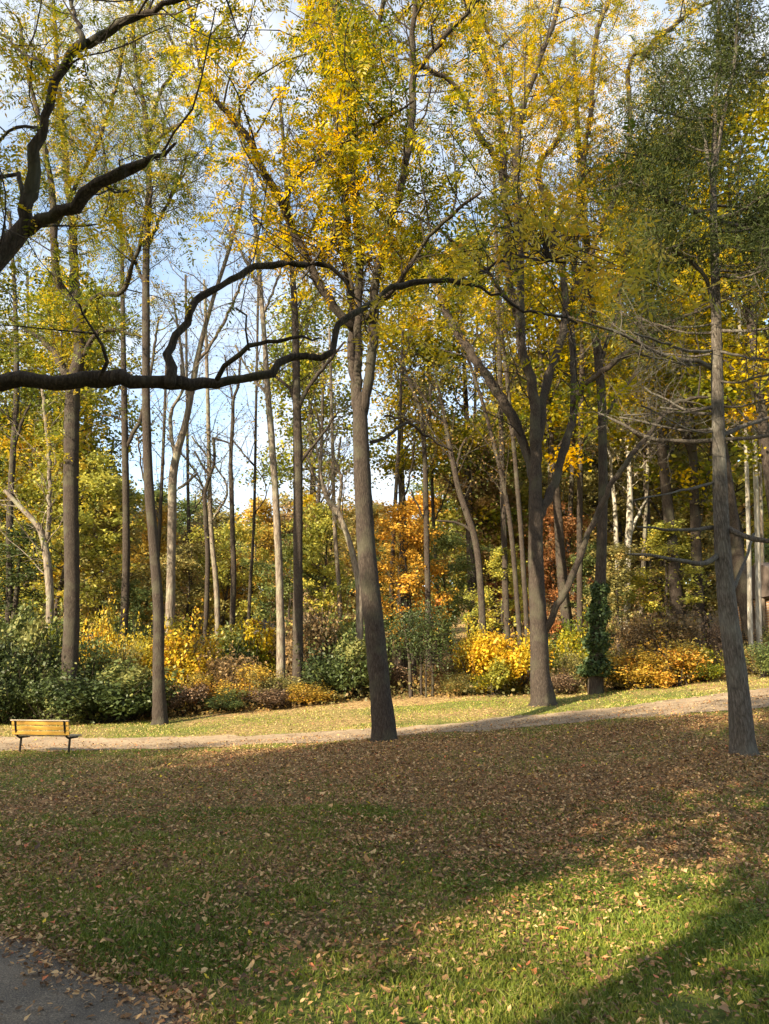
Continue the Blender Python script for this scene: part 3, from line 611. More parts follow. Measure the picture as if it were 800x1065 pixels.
mid_tree('straight reddish trunk, thicker of the close pair right of the yellow bush', 30.5,
    [(310, 712, 12), (310, 660, 11), (310, 600, 10), (310, 540, 10), (310, 480, 10), (309, 430, 9), (308, 380, 8), (307, 330, 7), (304, 280, 6), (300, 220, 5), (296, 160, 4), (290, 90, 3)],
    [dict(p=[(311, 424, 5), (320, 405, 4), (332, 388, 4), (345, 372, 3), (358, 355, 2)]), dict(p=[(307, 416, 4), (300, 402, 3), (290, 395, 3), (280, 385, 2)]),
     dict(p=[(313, 480, 4), (322, 468, 3), (333, 455, 3), (350, 430, 2)]), dict(p=[(305, 290, 4), (320, 250, 3), (340, 200, 2)]), dict(p=[(304, 270, 4), (290, 230, 3), (272, 190, 3), (250, 140, 2)])], dict(BARE, z0=11, leafy=.4), 'lime', 'bark', 26)
mid_tree('pale thin trunk bending left just behind the big forking tree', 33.0,
    [(374, 660, 8), (374, 620, 8), (370, 590, 7), (363, 562, 6), (352, 534, 6), (340, 517, 5), (333, 490, 4), (335, 460, 3), (330, 430, 2)],
    [dict(p=[(352, 532, 4), (355, 495, 3), (345, 470, 3), (350, 450, 2)]), dict(p=[(338, 512, 3), (325, 490, 3), (318, 470, 2)])], dict(BARE, z0=6, leafy=.7), 'rust', 'bark_pale', 27)
mid_tree('dark narrow trunk passing in front of the orange maple', 35.0,
    [(446, 650, 7), (445, 610, 6), (444, 570, 6), (443, 520, 6), (442, 480, 5), (440, 450, 5), (437, 425, 4), (425, 395, 3), (418, 370, 2)],
    [dict(p=[(440, 450, 3), (446, 430, 3), (448, 400, 2)]), dict(p=[(441, 440, 3), (420, 436, 3), (400, 432, 2)]), dict(p=[(443, 542, 2), (432, 520, 2), (428, 510, 2)])], dict(BARE, z0=9, leafy=.6), 'olive', 'bark', 28)
mid_tree('dark trunk leaning left between the orange maple and the broad forking tree', 33.0,
    [(503, 650, 8), (500, 610, 7), (495, 565, 7), (486, 535, 7), (477, 508, 6), (471, 480, 6), (466, 455, 5), (462, 430, 4), (455, 400, 3)],
    [dict(p=[(474, 490, 3), (480, 465, 3), (485, 455, 2)]), dict(p=[(493, 555, 3), (478, 545, 3), (455, 541, 2)]), dict(p=[(465, 445, 3), (445, 420, 2), (430, 395, 2)])], dict(BARE, z0=8, leafy=.9, per=4), 'olive', 'bark', 29)
for k, (a, b, c, w, lab, lf, D) in enumerate([
        ((540, 620), (530, 540), (508, 440), 5, 'thin brown stem leaning most in the cluster left of the broad forking tree', 'rust', 34.0),
        ((548, 640), (541, 540), (528, 400), 5, 'thin grey stem in the leaning cluster, nearest the broad forking trunk', 'olive', 32.5),
        ((527, 640), (524, 550), (519, 350), 6, 'upright thin trunk at the left end of the leaning cluster', 'olive', 35.5),
        ((600, 640), (603, 540), (606, 330), 6, 'slim straight trunk between the broad forking tree and the ivy-covered one', 'lime', 37.0)]):
    mid_tree(lab, D, [(*a, w), (*b, w), (*c, w * .8), (c[0] * 2 - b[0], c[1] * 2 - b[1] + 30, 3)], [], dict(BARE, z0=7, leafy=.8, per=4), lf, 'bark', 30 + k)
iv = mid_tree('dark trunk wrapped in ivy by the path, right of the broad forking tree', 26.8,
    [(620, 726, 16), (620, 690, 15), (623, 640, 13), (625, 590, 11), (627, 530, 10), (627, 470, 9), (626, 420, 9), (622, 370, 9), (617, 330, 8), (612, 270, 7), (606, 200, 6), (600, 120, 5), (597, 40, 3)],
    [dict(p=[(622, 380, 5), (640, 330, 4), (650, 270, 4), (662, 210, 3), (668, 150, 2)]), dict(p=[(616, 320, 5), (600, 280, 4), (580, 250, 3)]), dict(p=[(626, 440, 4), (648, 405, 3), (670, 380, 2)])],
    dict(LOCUST, kind='frond', z0=8, space=.55, fl=.42, pairs=5, gap=.38), 'lime', 'bark_dark', 40)
rr = np.random.default_rng(41)
n = 5200; s = rr.random(n) ** 1.4; px = 620 + s * 4; py = 702 - 95 * s
P = np.array([at(a, b, 26.8)[0] for a, b in zip(px, py)])
th = rr.uniform(0, 6.28, n); rd = (0.20 + 0.24 * rr.random(n) * (1 - 0.75 * s) * (1.2 + np.sin(s * 21)))
P[:, 0] += np.cos(th) * rd; P[:, 1] += np.sin(th) * rd
V, F, tn = blob_leaves(P, rr, 0.12, wid=.85)
org = tuple(iv.location); mesh_np('ivy', V, [F], M['ivy'], tone=tn, parent=iv, origin=org)
mid_tree('white-barked trunk right of the ivy tree, taller and thicker of two', 40.0,
    [(650, 690, 8), (651, 650, 8), (653, 610, 7), (653, 570, 7), (655, 540, 7), (655, 500, 5), (652, 450, 4), (650, 400, 3)],
    [dict(p=[(654, 560, 3), (664, 535, 3), (672, 520, 2)])], dict(BARE, z0=9, leafy=.7, per=4), 'olive', 'bark_white', 42)
mid_tree('slimmer white-barked trunk leaning left beside the taller white one', 40.5,
    [(650, 690, 6), (646, 640, 5), (643, 600, 5), (641, 560, 5), (639, 520, 4), (634, 470, 3)], [], dict(BARE, z0=9, leafy=.5, per=4), 'olive', 'bark_white', 43)
mid_tree('greyish broad trunk deep in the wood left of the conifer', 36.0,
    [(728, 690, 13), (727, 640, 12), (725, 600, 12), (723, 540, 10), (720, 460, 8), (716, 380, 6), (712, 300, 4)],
    [dict(p=[(724, 560, 5), (735, 500, 4), (745, 440, 3)]), dict(p=[(721, 480, 5), (700, 420, 4), (680, 350, 3)])], dict(BARE, z0=8, leafy=.9, per=5), 'olive', 'bark', 44)
for k, (x, w, bk, lab) in enumerate([(781, 5, 'bark_white', 'pale sunlit trunk close to the right of the conifer, in front of the brick house'), (790, 6, 'bark_white', 'palest trunk at the right edge behind the conifer'),
        (676, 7, 'bark', 'grey trunk halfway between the white trunks and the conifer'), (700, 5, 'bark', 'thin dim trunk in the wood, close left of the conifer'), (576, 5, 'bark_pale', 'pale thin trunk seen through the fork of the broad tree'), (795, 4, 'bark_pale', 'thin pale trunk at the extreme right edge of the wood')]):
    D = 31.5 + .6 * k if x > 775 else 38.0 + 1.3 * k
    mid_tree(lab, D, [(x, 690, w), (x - 1, 640, w), (x - 2, 580, w * .9), (x - 4, 500, w * .8), (x - 8, 400, w * .6), (x - 14, 300, 3)], [], dict(BARE, z0=7, leafy=.9, per=5), ['lime', 'lime', 'olive', 'olive', 'olive', 'lime'][k], bk, 50 + k)
rr0 = np.random.default_rng(77)
for k, x in enumerate([38, 98, 160, 199, 228, 258, 330, 355, 405, 458, 488, 585, 610, 665, 688, 712, 738]):
    D = rr0.uniform(37, 50); w = rr0.uniform(3.5, 6.5); ln = rr0.uniform(-14, 14); topy = rr0.uniform(240, 370)
    mid_tree(['slim dark', 'pale slender', 'thin brownish'][k % 3] + ' background trunk ' + where(x), D, [(x, 690, w), (x + ln * .2, 620, w), (x + ln * .5 + rr0.uniform(-3, 3), 540, w * .85), (x + ln, (540 + topy) / 2, w * .7), (x + ln * 1.3, topy, 2.5)],
             [dict(p=[(x + ln * .5, 540, w * .45), (x + ln * .5 + rr0.choice([-1, 1]) * 14, 505, w * .35), (x + ln * .5 + rr0.choice([-1, 1]) * 22, 455, 2)])], dict(BARE, z0=7, leafy=.6, per=4, space=.8), ['olive', 'lime', 'amber'][k % 3], ['bark', 'bark_pale', 'bark'][k % 3], 500 + k)
mid_tree('grey leaning trunk low at the far left beside the thick dark trunk', 30.0,
    [(52, 690, 9), (52, 640, 8), (50, 590, 8), (45, 560, 7), (38, 545, 6), (22, 528, 5), (5, 510, 4)],
    [dict(p=[(50, 560, 5), (52, 500, 4), (48, 440, 4), (44, 400, 3)])], dict(BARE, z0=5, leafy=.9, per=5), 'lime', 'bark_pale', 60)
mid_tree('tall thin trunk near the left edge before the yellow-green wood', 33.0,
    [(8, 690, 8), (10, 620, 7), (10, 550, 7), (13, 480, 6), (17, 420, 6), (17, 360, 5), (15, 300, 4), (10, 220, 3)],
    [dict(p=[(13, 480, 3), (22, 440, 3), (32, 420, 2)])], dict(BARE, z0=8, leafy=1, per=6), 'lime', 'bark', 61)

# ---- the near tree just outside the left edge, whose black limbs cross the picture
rr = np.random.default_rng(70)
NEAR = dict(kind='frond', space=0.24, blen=1.35, brad=0.012, twigs=2, tlen=0.45, fr=2, fl=0.26, pairs=6, gap=0.50, start=0.25, z0=3.9, trunk_from=0.6, rise=0.25, tr=.7)
Z = 7.0
near = traced_tree('walnut_tree', 'near tree at the left edge whose thick black limbs sweep across the picture', 'tree', 7.4,
    [(-150, 985, 60), (-148, 800, 50), (-142, 650, 46), (-132, 540, 44), (-118, 460, 42), (-100, 420, 38), (-80, 380, 32), (-60, 340, 28), (-30, 300, 24), (0, 266, 21), (16, 248, 19), (29, 232, 17)],
    [dict(p=[(-118, 455, 30), (-90, 432, 26), (-50, 412, 20), (0, 398, 17), (40, 396, 16), (75, 395, 16), (100, 392, 17), (125, 394, 15), (150, 398, 14), (178, 400, 15), (200, 398, 13), (225, 396, 11), (255, 393, 10), (280, 388, 10), (290, 380, 9), (303, 371, 9), (320, 370, 8), (340, 370, 8), (346, 360, 7), (350, 345, 7), (362, 330, 7), (385, 317, 6), (400, 303, 6), (428, 292, 6), (455, 290, 5), (477, 294, 5), (501, 299, 3), (522, 311, 3), (542, 321, 3), (562, 326, 3), (600, 335, 2)], D=Z, dD=1.2, bare=1),
     dict(p=[(177, 398, 12), (175, 383, 10), (176, 368, 9), (184, 350, 9), (190, 335, 9), (200, 320, 8), (214, 307, 8), (230, 297, 7), (248, 287, 7), (268, 277, 7), (295, 273, 7), (318, 276, 6), (342, 279, 5), (351, 287, 4), (358, 296, 3), (372, 315, 2)], D=Z + .25, dD=.6, bare=1),
     dict(p=[(226, 394, 7), (236, 380, 6), (247, 370, 6), (258, 362, 5), (272, 356, 4), (290, 352, 4), (315, 351, 3), (333, 354, 2)], D=Z + .35, dD=-.8, bare=1),
     dict(p=[(259, 364, 3), (259, 345, 2), (257, 330, 2), (242, 318, 2)], D=Z - .1, dD=-.3),
     dict(p=[(29, 236, 15), (27, 210, 13), (29, 190, 13), (36, 165, 12), (42, 145, 11), (47, 122, 10), (54, 95, 10), (64, 70, 10), (78, 50, 10), (95, 44, 9), (115, 34, 9), (138, 18, 8), (152, 11, 7), (170, 6, 6), (197, -2, 5), (230, -18, 4)], D=7.4, dD=-.8),
     dict(p=[(85, 48, 8), (84, 35, 7), (80, 24, 5), (78, 12, 4), (74, -5, 4), (68, -30, 3)], D=6.8, dD=.5),
     dict(p=[(30, 240, 12), (44, 228, 13), (60, 220, 13), (78, 215, 13), (90, 202, 13), (102, 193, 11), (118, 185, 11), (136, 174, 10), (150, 168, 8), (158, 165, 5), (180, 150, 3)], D=7.4, dD=-.6),
     dict(p=[(24, 203, 6), (20, 188, 5), (14, 182, 4), (0, 181, 4), (-20, 176, 3)], D=7.4, dD=.4),
     dict(p=[(40, 136, 4), (34, 131, 4), (18, 131, 4), (8, 136, 3), (0, 143, 3), (-15, 160, 2)], D=7.3, dD=.5),
     dict(p=[(56, 72, 3), (44, 66, 3), (26, 57, 3), (12, 42, 2), (2, 34, 2)], D=7.0, dD=.5),
     dict(p=[(476, 294, 3), (500, 285, 3), (522, 270, 3), (548, 268, 3), (572, 272, 2)], D=8.0, dD=-2.2),
     dict(p=[(103, 394, 4), (108, 375, 4), (102, 355, 3), (88, 330, 2), (84, 318, 2)], D=7.1, dD=-.4)],
    NEAR, 'gold', 'bark_dark', 71, root_flare=.4, sides=18)
# low bright sprays at the limb end
spr = [(540, 195, 5.2), (532, 205, 5.3), (552, 212, 5.2), (566, 215, 5.4), (520, 225, 5.6), (548, 235, 5.0), (556, 190, 5.1), (505, 240, 6.0), (590, 245, 5.8), (600, 262, 5.4), (640, 275, 5.2), (655, 268, 5.4), (622, 282, 5.6),
       (500, 232, 6.2), (480, 262, 6.0), (575, 262, 5.8), (700, 300, 6.0), (715, 312, 6.2), (478, 275, 6.4), (455, 320, 6.6), (440, 335, 6.7), (378, 200, 7.0), (365, 215, 7.0), (385, 225, 6.8), (372, 235, 7.0), (392, 330, 7.3), (372, 335, 7.2), (560, 250, 5.6), (535, 252, 5.4), (620, 245, 5.5), (510, 190, 5.8), (585, 220, 5.6)]
AP = np.array([at(a, b, c)[0] for a, b, c in spr for _ in range(3)]) + rr.normal(0, .10, (len(spr) * 3, 3))
AD = rr.normal(0, .7, (len(AP), 3)) + np.array([.5, -.1, -.35])
V, F, tn = fronds(AP, AD, rr.uniform(.24, .44, len(AP)), rr, pairs=7, leaflet=.27, wid=.30)
org = tuple(near.location)
mesh_np('leaf_spray', V, [F], M['yellow'], tone=np.clip(tn * .9 + .05, 0, 1), parent=near, origin=org)
T = Tubes()
hub = at(572, 272, 5.8)[0]
for a, b, c in spr[:20] + spr[-5:]:
    q = at(a, b, c)[0]; mid = (hub + q) / 2 + np.array([0, 0, .12]); T.add([hub, mid, q], [.006, .005, .003], 4)
T.build('twigs', M['bark_dark'], near, org)

# ------------------------------------------------------------------ woodland prototypes
def broad_proto(rr, H=14.0, crown_w=3.6, first=0.28, nleaf=6000, ls=0.26, lean=0.0, clus=0.55, spread=1.0):
    """returns (wood V,F), (leaf V,F,tone) with the foot at the origin"""
    T = Tubes(); n = 14; z = np.linspace(-0.2, H * .96, n)
    x = lean * (np.maximum(z, 0) / H) ** 1.5 + np.cumsum(rr.normal(0, .07, n)); y = np.cumsum(rr.normal(0, .07, n)); x -= x[0]; y -= y[0]
    P = np.stack([x, y, z], -1); r0 = 0.011 * H + .04; Q = r0 * (1 - z / H * .9).clip(.05) ; Q[0] *= 1.5
    T.add(P, Q, 8); C = []
    for k in range(26):
        f = first + (1 - first) * (k + rr.random()) / 26; i = min(n - 2, int(f * (n - 1))); q = P[i] + (P[i + 1] - P[i]) * rr.random()
        a = rr.uniform(0, 6.28); prof = math.sin(math.pi * min(1, (f - first) / (1 - first) * .8 + .18)) ** .7
        ln = crown_w * prof * rr.uniform(.55, 1.15); d = norm(np.array([math.cos(a), math.sin(a), rr.uniform(.25, .9)]))
        pts = [q]
        for s in range(4): d = norm(d + rr.normal(0, .2, 3) + [0, 0, .08]); pts.append(pts[-1] + d * ln / 4)
        rb = max(.02, Q[i] * .4); T.add(pts, np.linspace(rb, .012, 5), 4)
        for s in range(2, 5):
            for _ in range(3):
                e = pts[s] + rr.normal(0, .45 * spread, 3) * [1, 1, .7]
                T.add([pts[s - 1], (pts[s - 1] + e) / 2 + rr.normal(0, .08, 3), e], [.016, .012, .006], 3); C.append(e)
    C = np.array(C); wt = rr.random(len(C)) ** 1.5 + .1; wt /= wt.sum()
    idx = rr.choice(len(C), nleaf, p=wt); ct = rr.normal(.5, .2, len(C))
    L_ = C[idx] + rr.normal(0, clus * .55, (nleaf, 3)) * [1, 1, .62]
    V, F, tn = blob_leaves(L_, rr, ls, tone=ct[idx] + rr.normal(0, .12, nleaf))
    Vw, Fw = T.arrays(); return (Vw, Fw), (V, F, tn)

PROTO = []
for k in range(7):
    rr = np.random.default_rng(200 + k)
    w_, l_ = broad_proto(rr, H=14, crown_w=[3.4, 4.2, 3.0, 3.8, 2.6, 4.6, 3.3][k], first=[.18, .25, .3, .12, .35, .2, .15][k], nleaf=8500, ls=.24, lean=rr.uniform(-.8, .8))
    PROTO.append((w_, l_))
EVER = []
for k in range(2):                               # conical dark evergreens
    rr = np.random.default_rng(230 + k); T = Tubes(); T.add([(0, 0, -.2), (0, 0, 6), (0, .1, 13)], [.22, .14, .03], 8)
    C = []
    for s in range(60):
        z = 1.0 + 12 * (s / 60); a = rr.uniform(0, 6.28); ln = (3.3 * (1 - z / 13.6)) * rr.uniform(.7, 1.1) + .2
        e = np.array([math.cos(a) * ln, math.sin(a) * ln, z - ln * .12]); T.add([(0, 0, z), e * [.5, .5, 1] + [0, 0, .1], e], [.035, .02, .008], 3)
        for f in np.linspace(.3, 1, 6): C.append(np.array([e[0] * f, e[1] * f, z - ln * .1 * f]))
    C = np.array(C); idx = rr.integers(0, len(C), 8500); ct = rr.normal(.45, .2, len(C))
    L_ = C[idx] + rr.normal(0, .28, (8500, 3)) * [1, 1, .5]
    V, F, tn = blob_leaves(L_, rr, .2, wid=.45, tone=ct[idx] + rr.normal(0, .1, 8500)); Vw, Fw = T.arrays(); EVER.append(((Vw, Fw), (V, F, tn)))

PM = []
DENSE = [broad_proto(np.random.default_rng(260), 14, 3.6, .12, 30000, .24, clus=.95, spread=1.4), broad_proto(np.random.default_rng(261), 14, 3.6, .45, 30000, .24, clus=.95, spread=1.4)]
for (w_, l_) in PROTO + EVER + DENSE:
    a = mesh_np('trunk', w_[0], [w_[1]], M['bark'], smooth=True); bb = mesh_np('crown', l_[0], [l_[1]], M['green'], tone=l_[2])
    PM.append((a.data, bb.data)); bpy.data.objects.remove(a); bpy.data.objects.remove(bb)

def wood_tree(px, D, top, leaf, kind, label, group, bark='bark', widen=1.0, name='woodland_tree', rot=None, X=None, H=None, zoff=0):
    if X is None: X = at(px, 600, D)[0][0]
    z = g(X, D) + zoff
    if H is None: H = at(px, top, D)[0][2] - z
    root = empty(name, (X, D, z)); s = H / (14.6 if kind < 7 else 13.2 if kind < 9 else 14.6 if kind < 11 else 24.5); sw = s * widen
    root.scale = (sw, sw, s); root.rotation_euler[2] = random.uniform(0, 6.28) if rot is None else rot
    tag(root, label, 'tree', group)
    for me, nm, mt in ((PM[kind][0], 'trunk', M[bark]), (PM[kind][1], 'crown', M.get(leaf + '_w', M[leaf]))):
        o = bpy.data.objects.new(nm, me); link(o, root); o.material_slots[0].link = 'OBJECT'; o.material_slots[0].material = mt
    return root

def skyline(px): return float(np.interp(px, [-200, 0, 40, 80, 110, 140, 180, 240, 300, 330, 360, 395, 420, 440, 470, 520, 600, 700, 800, 1000],
                                            [380, 410, 440, 470, 492, 496, 508, 520, 514, 498, 486, 510, 515, 490, 455, 400, 350, 330, 330, 330]))
TALL = []
for k in range(3):
    rr = np.random.default_rng(250 + k)
    (Vw, Fw), (V, F, tn) = broad_proto(rr, H=24, crown_w=4.6, first=[.42, .5, .36][k], nleaf=15000, ls=.23, lean=rr.uniform(-1.5, 1.5), clus=.85, spread=1.7)
    a = mesh_np('trunk', Vw, [Fw], M['bark'], smooth=True); bb = mesh_np('crown', V, [F], M['green'], tone=tn)
    PM.append((a.data, bb.data)); bpy.data.objects.remove(a); bpy.data.objects.remove(bb)
for k, (px, D, leaf, s_, lab) in enumerate([(-40, 38, 'lime', 1.0, 'tall yellow-green canopy tree beyond the left edge'), (30, 46, 'gold', 1.1, 'tall golden canopy tree high at the left edge behind the black limbs'), (75, 47, 'lime', 1.1, 'tall canopy tree rising behind the thick dark trunk'),
        (330, 52, 'lime', 1.2, 'tall canopy tree whose crown shows left of the big forking stems'), (420, 42, 'gold', 1.05, 'tall canopy tree whose crown shows right of the big forking stems'), (490, 44, 'lime', 1.15, 'tall canopy tree whose crown shows left of the broad forking tree'), (590, 38, 'gold', 1.1, 'tall golden canopy tree directly behind the broad forking tree'),
        (640, 50, 'lime', 1.1, 'tall canopy tree behind the ivy-covered trunk'), (700, 36, 'gold', 1.15, 'tall golden canopy tree left of the conifer'), (775, 34, 'gold', 1.15, 'tall golden canopy tree behind the right side of the conifer'), (860, 38, 'lime', 1.1, 'tall canopy tree beyond the right edge'), (812, 29, 'gold', 1.05, 'tall golden canopy tree at the right edge behind the dark conifer boughs')]):
    X = at(px, 600, D)[0][0]; z = g(X, D); root = empty('canopy_tree', (X, D, z)); root.scale = (s_, s_, s_); root.rotation_euler[2] = k * 2.1; tag(root, lab, 'tree', 'tall canopy trees')
    for me, nm, mt in ((PM[11 + k % 3][0], 'trunk', M['bark']), (PM[11 + k % 3][1], 'crown', M[leaf])):
        o = bpy.data.objects.new(nm, me); link(o, root); o.material_slots[0].link = 'OBJECT'; o.material_slots[0].material = mt
# named trees at the wood's edge: px, D, top row, leaf, prototype, label
EDGE = [(20, 33, 540, 'dark', 7, 'dark conical evergreen at the far left behind the evergreen shrubs', 1.5), (-30, 34, 470, 'dark', 8, 'taller dark evergreen cut by the left edge', 1.3),
        (428, 36, 522, 'orange', 1, 'bright orange maple right of the big forking tree', 1.05), (412, 47, 545, 'amber', 3, 'amber tree just behind the orange maple', 1.0),
        (588, 42, 520, 'red', 3, 'red-orange tree behind the broad forking trunk', 1.0), (535, 45, 555, 'red', 0, 'small red tree left of the broad forking trunk', .8),
        (508, 46, 455, 'rust', 4, 'rusty brown half-bare tree behind the leaning cluster of stems', 1.2), (155, 46, 520, 'amber', 2, 'amber orange tree behind the slender trunk on the left', 1.0),
        (105, 42, 505, 'olive', 0, 'olive tree between the thick dark trunk and the knotty one', 1.1), (345, 40, 520, 'lime', 3, 'bright yellow-green tree left of the big forking tree', 1.1),
        (262, 48, 512, 'amber', 6, 'amber-topped tree under the open sky gap', 1.1), (228, 44, 535, 'lime', 5, 'yellow-green tree behind the thin crooked stem', 1.1),
        (470, 40, 545, 'green', 5, 'green tree between the orange maple and the leaning dark trunk', 1.1), (560, 50, 470, 'olive', 0, 'tall olive tree directly behind the broad forking tree', 1.1),
        (640, 44, 430, 'olive', 5, 'olive tree towering behind the white trunks', 1.1), (705, 46, 400, 'olive', 1, 'dull olive tree left of the conifer', 1.2), (770, 44, 400, 'lime', 3, 'yellow-green tree right behind the conifer', 1.2),
        (690, 36, 540, 'lime', 6, 'low sunlit tree in front of the grey trunks left of the conifer', 1.4), (640, 35, 560, 'olive', 4, 'low sunlit olive tree just behind the golden shrubs', 1.3), (728, 37, 520, 'olive', 2, 'sunlit olive tree close behind the left side of the conifer', 1.3), (520, 36, 565, 'lime', 6, 'low yellow-green tree behind the yellow shrubs', 1.2), (800, 38, 560, 'green', 5, 'green leafy tree at the right edge above the brick house', 1.0),
        (300, 42, 560, 'green', 5, 'dull green tree behind the close pair of trunks', 1.2), (200, 42, 560, 'olive', 3, 'low olive tree behind the curved pinkish trunk', 1.2), (385, 38, 570, 'green', 0, 'dark green tree hidden partly by the big forking trunk', 1.0),
        (60, 40, 470, 'lime', 1, 'yellow-green tree behind the thick dark trunk on the left', 1.2), (8, 44, 420, 'yellow', 5, 'yellow tree high at the left edge', 1.0), (135, 40, 600, 'green', 6, 'low green tree behind the knotty trunk', 1.3),
        (620, 38, 560, 'green', 3, 'green tree close behind the ivy-covered trunk', 1.1), (745, 40, 540, 'amber', 2, 'amber tree peeping past the left side of the conifer', .9), (655, 41, 590, 'rust', 3, 'rust-brown low tree at the foot of the white trunks', 1.2)]
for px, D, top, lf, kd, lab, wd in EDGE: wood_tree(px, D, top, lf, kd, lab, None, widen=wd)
# deeper rows
rr = np.random.default_rng(90)
rows = {52: 'in the wood', 62: 'deeper in the wood', 74: 'far back in the wood', 88: 'on the far slope'}
cname = dict(olive='olive', lime='yellow-green', green='green', rust='rust-brown', amber='amber', orange='orange')
for row, D0 in enumerate((52, 62, 74, 88)):
    for k, px in enumerate(np.linspace(-60, 835, 15 - row)):
        px = px + rr.uniform(-25, 25); D = D0 + rr.uniform(-4, 4)
        if row == 0 and 730 < px < 860: continue
        top = skyline(px) + rr.uniform(0, 26) + (18 if row == 0 and 100 < px < 420 else 0)
        lf = rr.choice(['olive', 'lime', 'green', 'rust', 'amber', 'orange'], p=[.34, .32, .14, .09, .09, .02])
        lab = f"{cname[lf]} tree {rows[D0]} {where(px)}"
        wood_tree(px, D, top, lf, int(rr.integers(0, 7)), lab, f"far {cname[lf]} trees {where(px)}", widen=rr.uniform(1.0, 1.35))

# far wood that closes the hill as one mass
rr = np.random.default_rng(91); CV, CF, CTn, off = [], [], [], 0
for k in range(170):
    Y = rr.uniform(98, 150); X = rr.uniform(-100, 105); px = CX + FPX * X / (Y * .97)
    z = float(hgt(np.array([X]), np.array([Y]))[0]); H = rr.uniform(8, 12)
    topz = at(px, skyline(px) + 4, Y)[0][2]; H = min(16, max(5, topz - z))
    n = 1300; C = rr.normal(0, 1, (n, 3)); C = norm(C) * (rr.random((n, 1)) ** .4) * [3.4, 3.4, H * .45] * (1 + .2 * np.sin(C[:, :1] * 5)); C += [X, Y, z + H * .55]
    V, F, tn = blob_leaves(C, rr, .6, tone=rr.normal(rr.uniform(.15, .85), .1, n)); CV.append(V); CF.append(F + off); CTn.append(tn); off += len(V)
mfar = leaf_mat('autumn_hill_leaves', [(0, (.10, .13, .05)), (.35, (.22, .23, .07)), (.6, (.38, .33, .09)), (.8, (.48, .32, .09)), (1, (.52, .26, .09))])
tag(mesh_np('far_wood', np.concatenate(CV), [np.concatenate(CF)], mfar, tone=np.concatenate(CTn)), kind='stuff')

# trees behind the camera and to the left that shade the lawn
SHADE = [((c_ + .695 * y_) / .719, y_, h_, w_, k_) for c_, y_, h_, w_, k_ in [(-25, -12, 21.6, 1.05, 10), (-17, -12, 21.6, 1.05, 10), (-9.3, -12, 22.6, 1.05, 10), (4.5, -12, 24, 1.0, 10), (11, -12, 24, 1.0, 10),
         (-2.4, -3.0, 18, 1.0, 10), (-9.3, -16, 25, 1.0, 10), (-5.9, -7, 13, 1.0, 9), (5.2, -9, 17, 1.0, 9), (1.5, -6, 12, 1.0, 9), (.9, -11, 15, .95, 9)]]
for k, (x, y, h_, w_, kd) in enumerate(SHADE):
    wood_tree(0, y, 0, 'olive', kd, 'leafy tree on the open lawn behind the viewer, outside the picture', 'trees behind the viewer', X=x, H=h_, widen=w_, rot=k * 1.3)

# ------------------------------------------------------------------ shrubs
def shrub_proto(rr, n=7000, ls=.12, lumps=9, airy=0.0):
    """unit shrub: about 2 m wide, 1.6 m tall, irregular lumps of leaves on stems"""
    T = Tubes(); cs, rs = [], []
    for k in range(lumps):
        a = rr.uniform(0, 6.28); d = rr.uniform(.1, .85); cs.append([math.cos(a) * d, math.sin(a) * d, rr.uniform(.35, 1.25) * (1 - .35 * d)]); rs.append(rr.uniform(.28, .5))
    cs = np.array(cs); rs = np.array(rs)
    for c in cs:
        for _ in range(3):
            e = c + rr.normal(0, .25, 3); T.add([rr.normal(0, .12, 3) * [1, 1, 0] - [0, 0, .1], e * [.5, .5, .6], e], [.016, .011, .004], 4)
    E = []
    for _ in range(26):                      # stray upright shoots
        a = rr.uniform(0, 6.28); d = rr.uniform(.2, 1.0); b0 = np.array([math.cos(a) * d * .5, math.sin(a) * d * .5, .2]); e = np.array([math.cos(a) * d * 1.15, math.sin(a) * d * 1.15, rr.uniform(.9, 1.75) * (1.1 - .4 * d)])
        T.add([b0, (b0 + e) / 2 + rr.normal(0, .06, 3) + [0, 0, .08], e], [.010, .007, .003], 3)
        for f in rr.uniform(.45, 1, 28): E.append(b0 * (1 - f) + e * f + rr.normal(0, .045, 3))
    E = np.array(E)
    i = rr.integers(0, lumps, n); v = norm(rr.normal(0, 1, (n, 3))); C = cs[i] + v * (rs[i, None]) * (rr.random((n, 1)) ** .35) * (1 + airy * rr.normal(0, .3, (n, 1)))
    C[:, 2] = np.abs(C[:, 2]) + .02; C[:len(E)] = E
    C += .06 * np.sin(C[:, [1, 2, 0]] * 9)
    sub = rr.normal(.5, .24, lumps); V, F, tn = blob_leaves(C, rr, ls, wid=.6, tone=sub[i] + rr.normal(0, .17, n))
    Vw, Fw = T.arrays(); return (Vw, Fw), (V, F, tn)
SP = []
for k in range(5):
    w_, l_ = shrub_proto(np.random.default_rng(300 + k), n=[6500, 7500, 6000, 4000, 7000][k], ls=[.085, .075, .095, .08, .07][k], lumps=[9, 12, 8, 10, 14][k], airy=[0, .2, 0, .8, .3][k])
    a = mesh_np('stems', w_[0], [w_[1]], M['bark'], smooth=True); bb = mesh_np('leaves', l_[0], [l_[1]], M['green'], tone=l_[2]); SP.append((a.data, bb.data))
    bpy.data.objects.remove(a); bpy.data.objects.remove(bb)
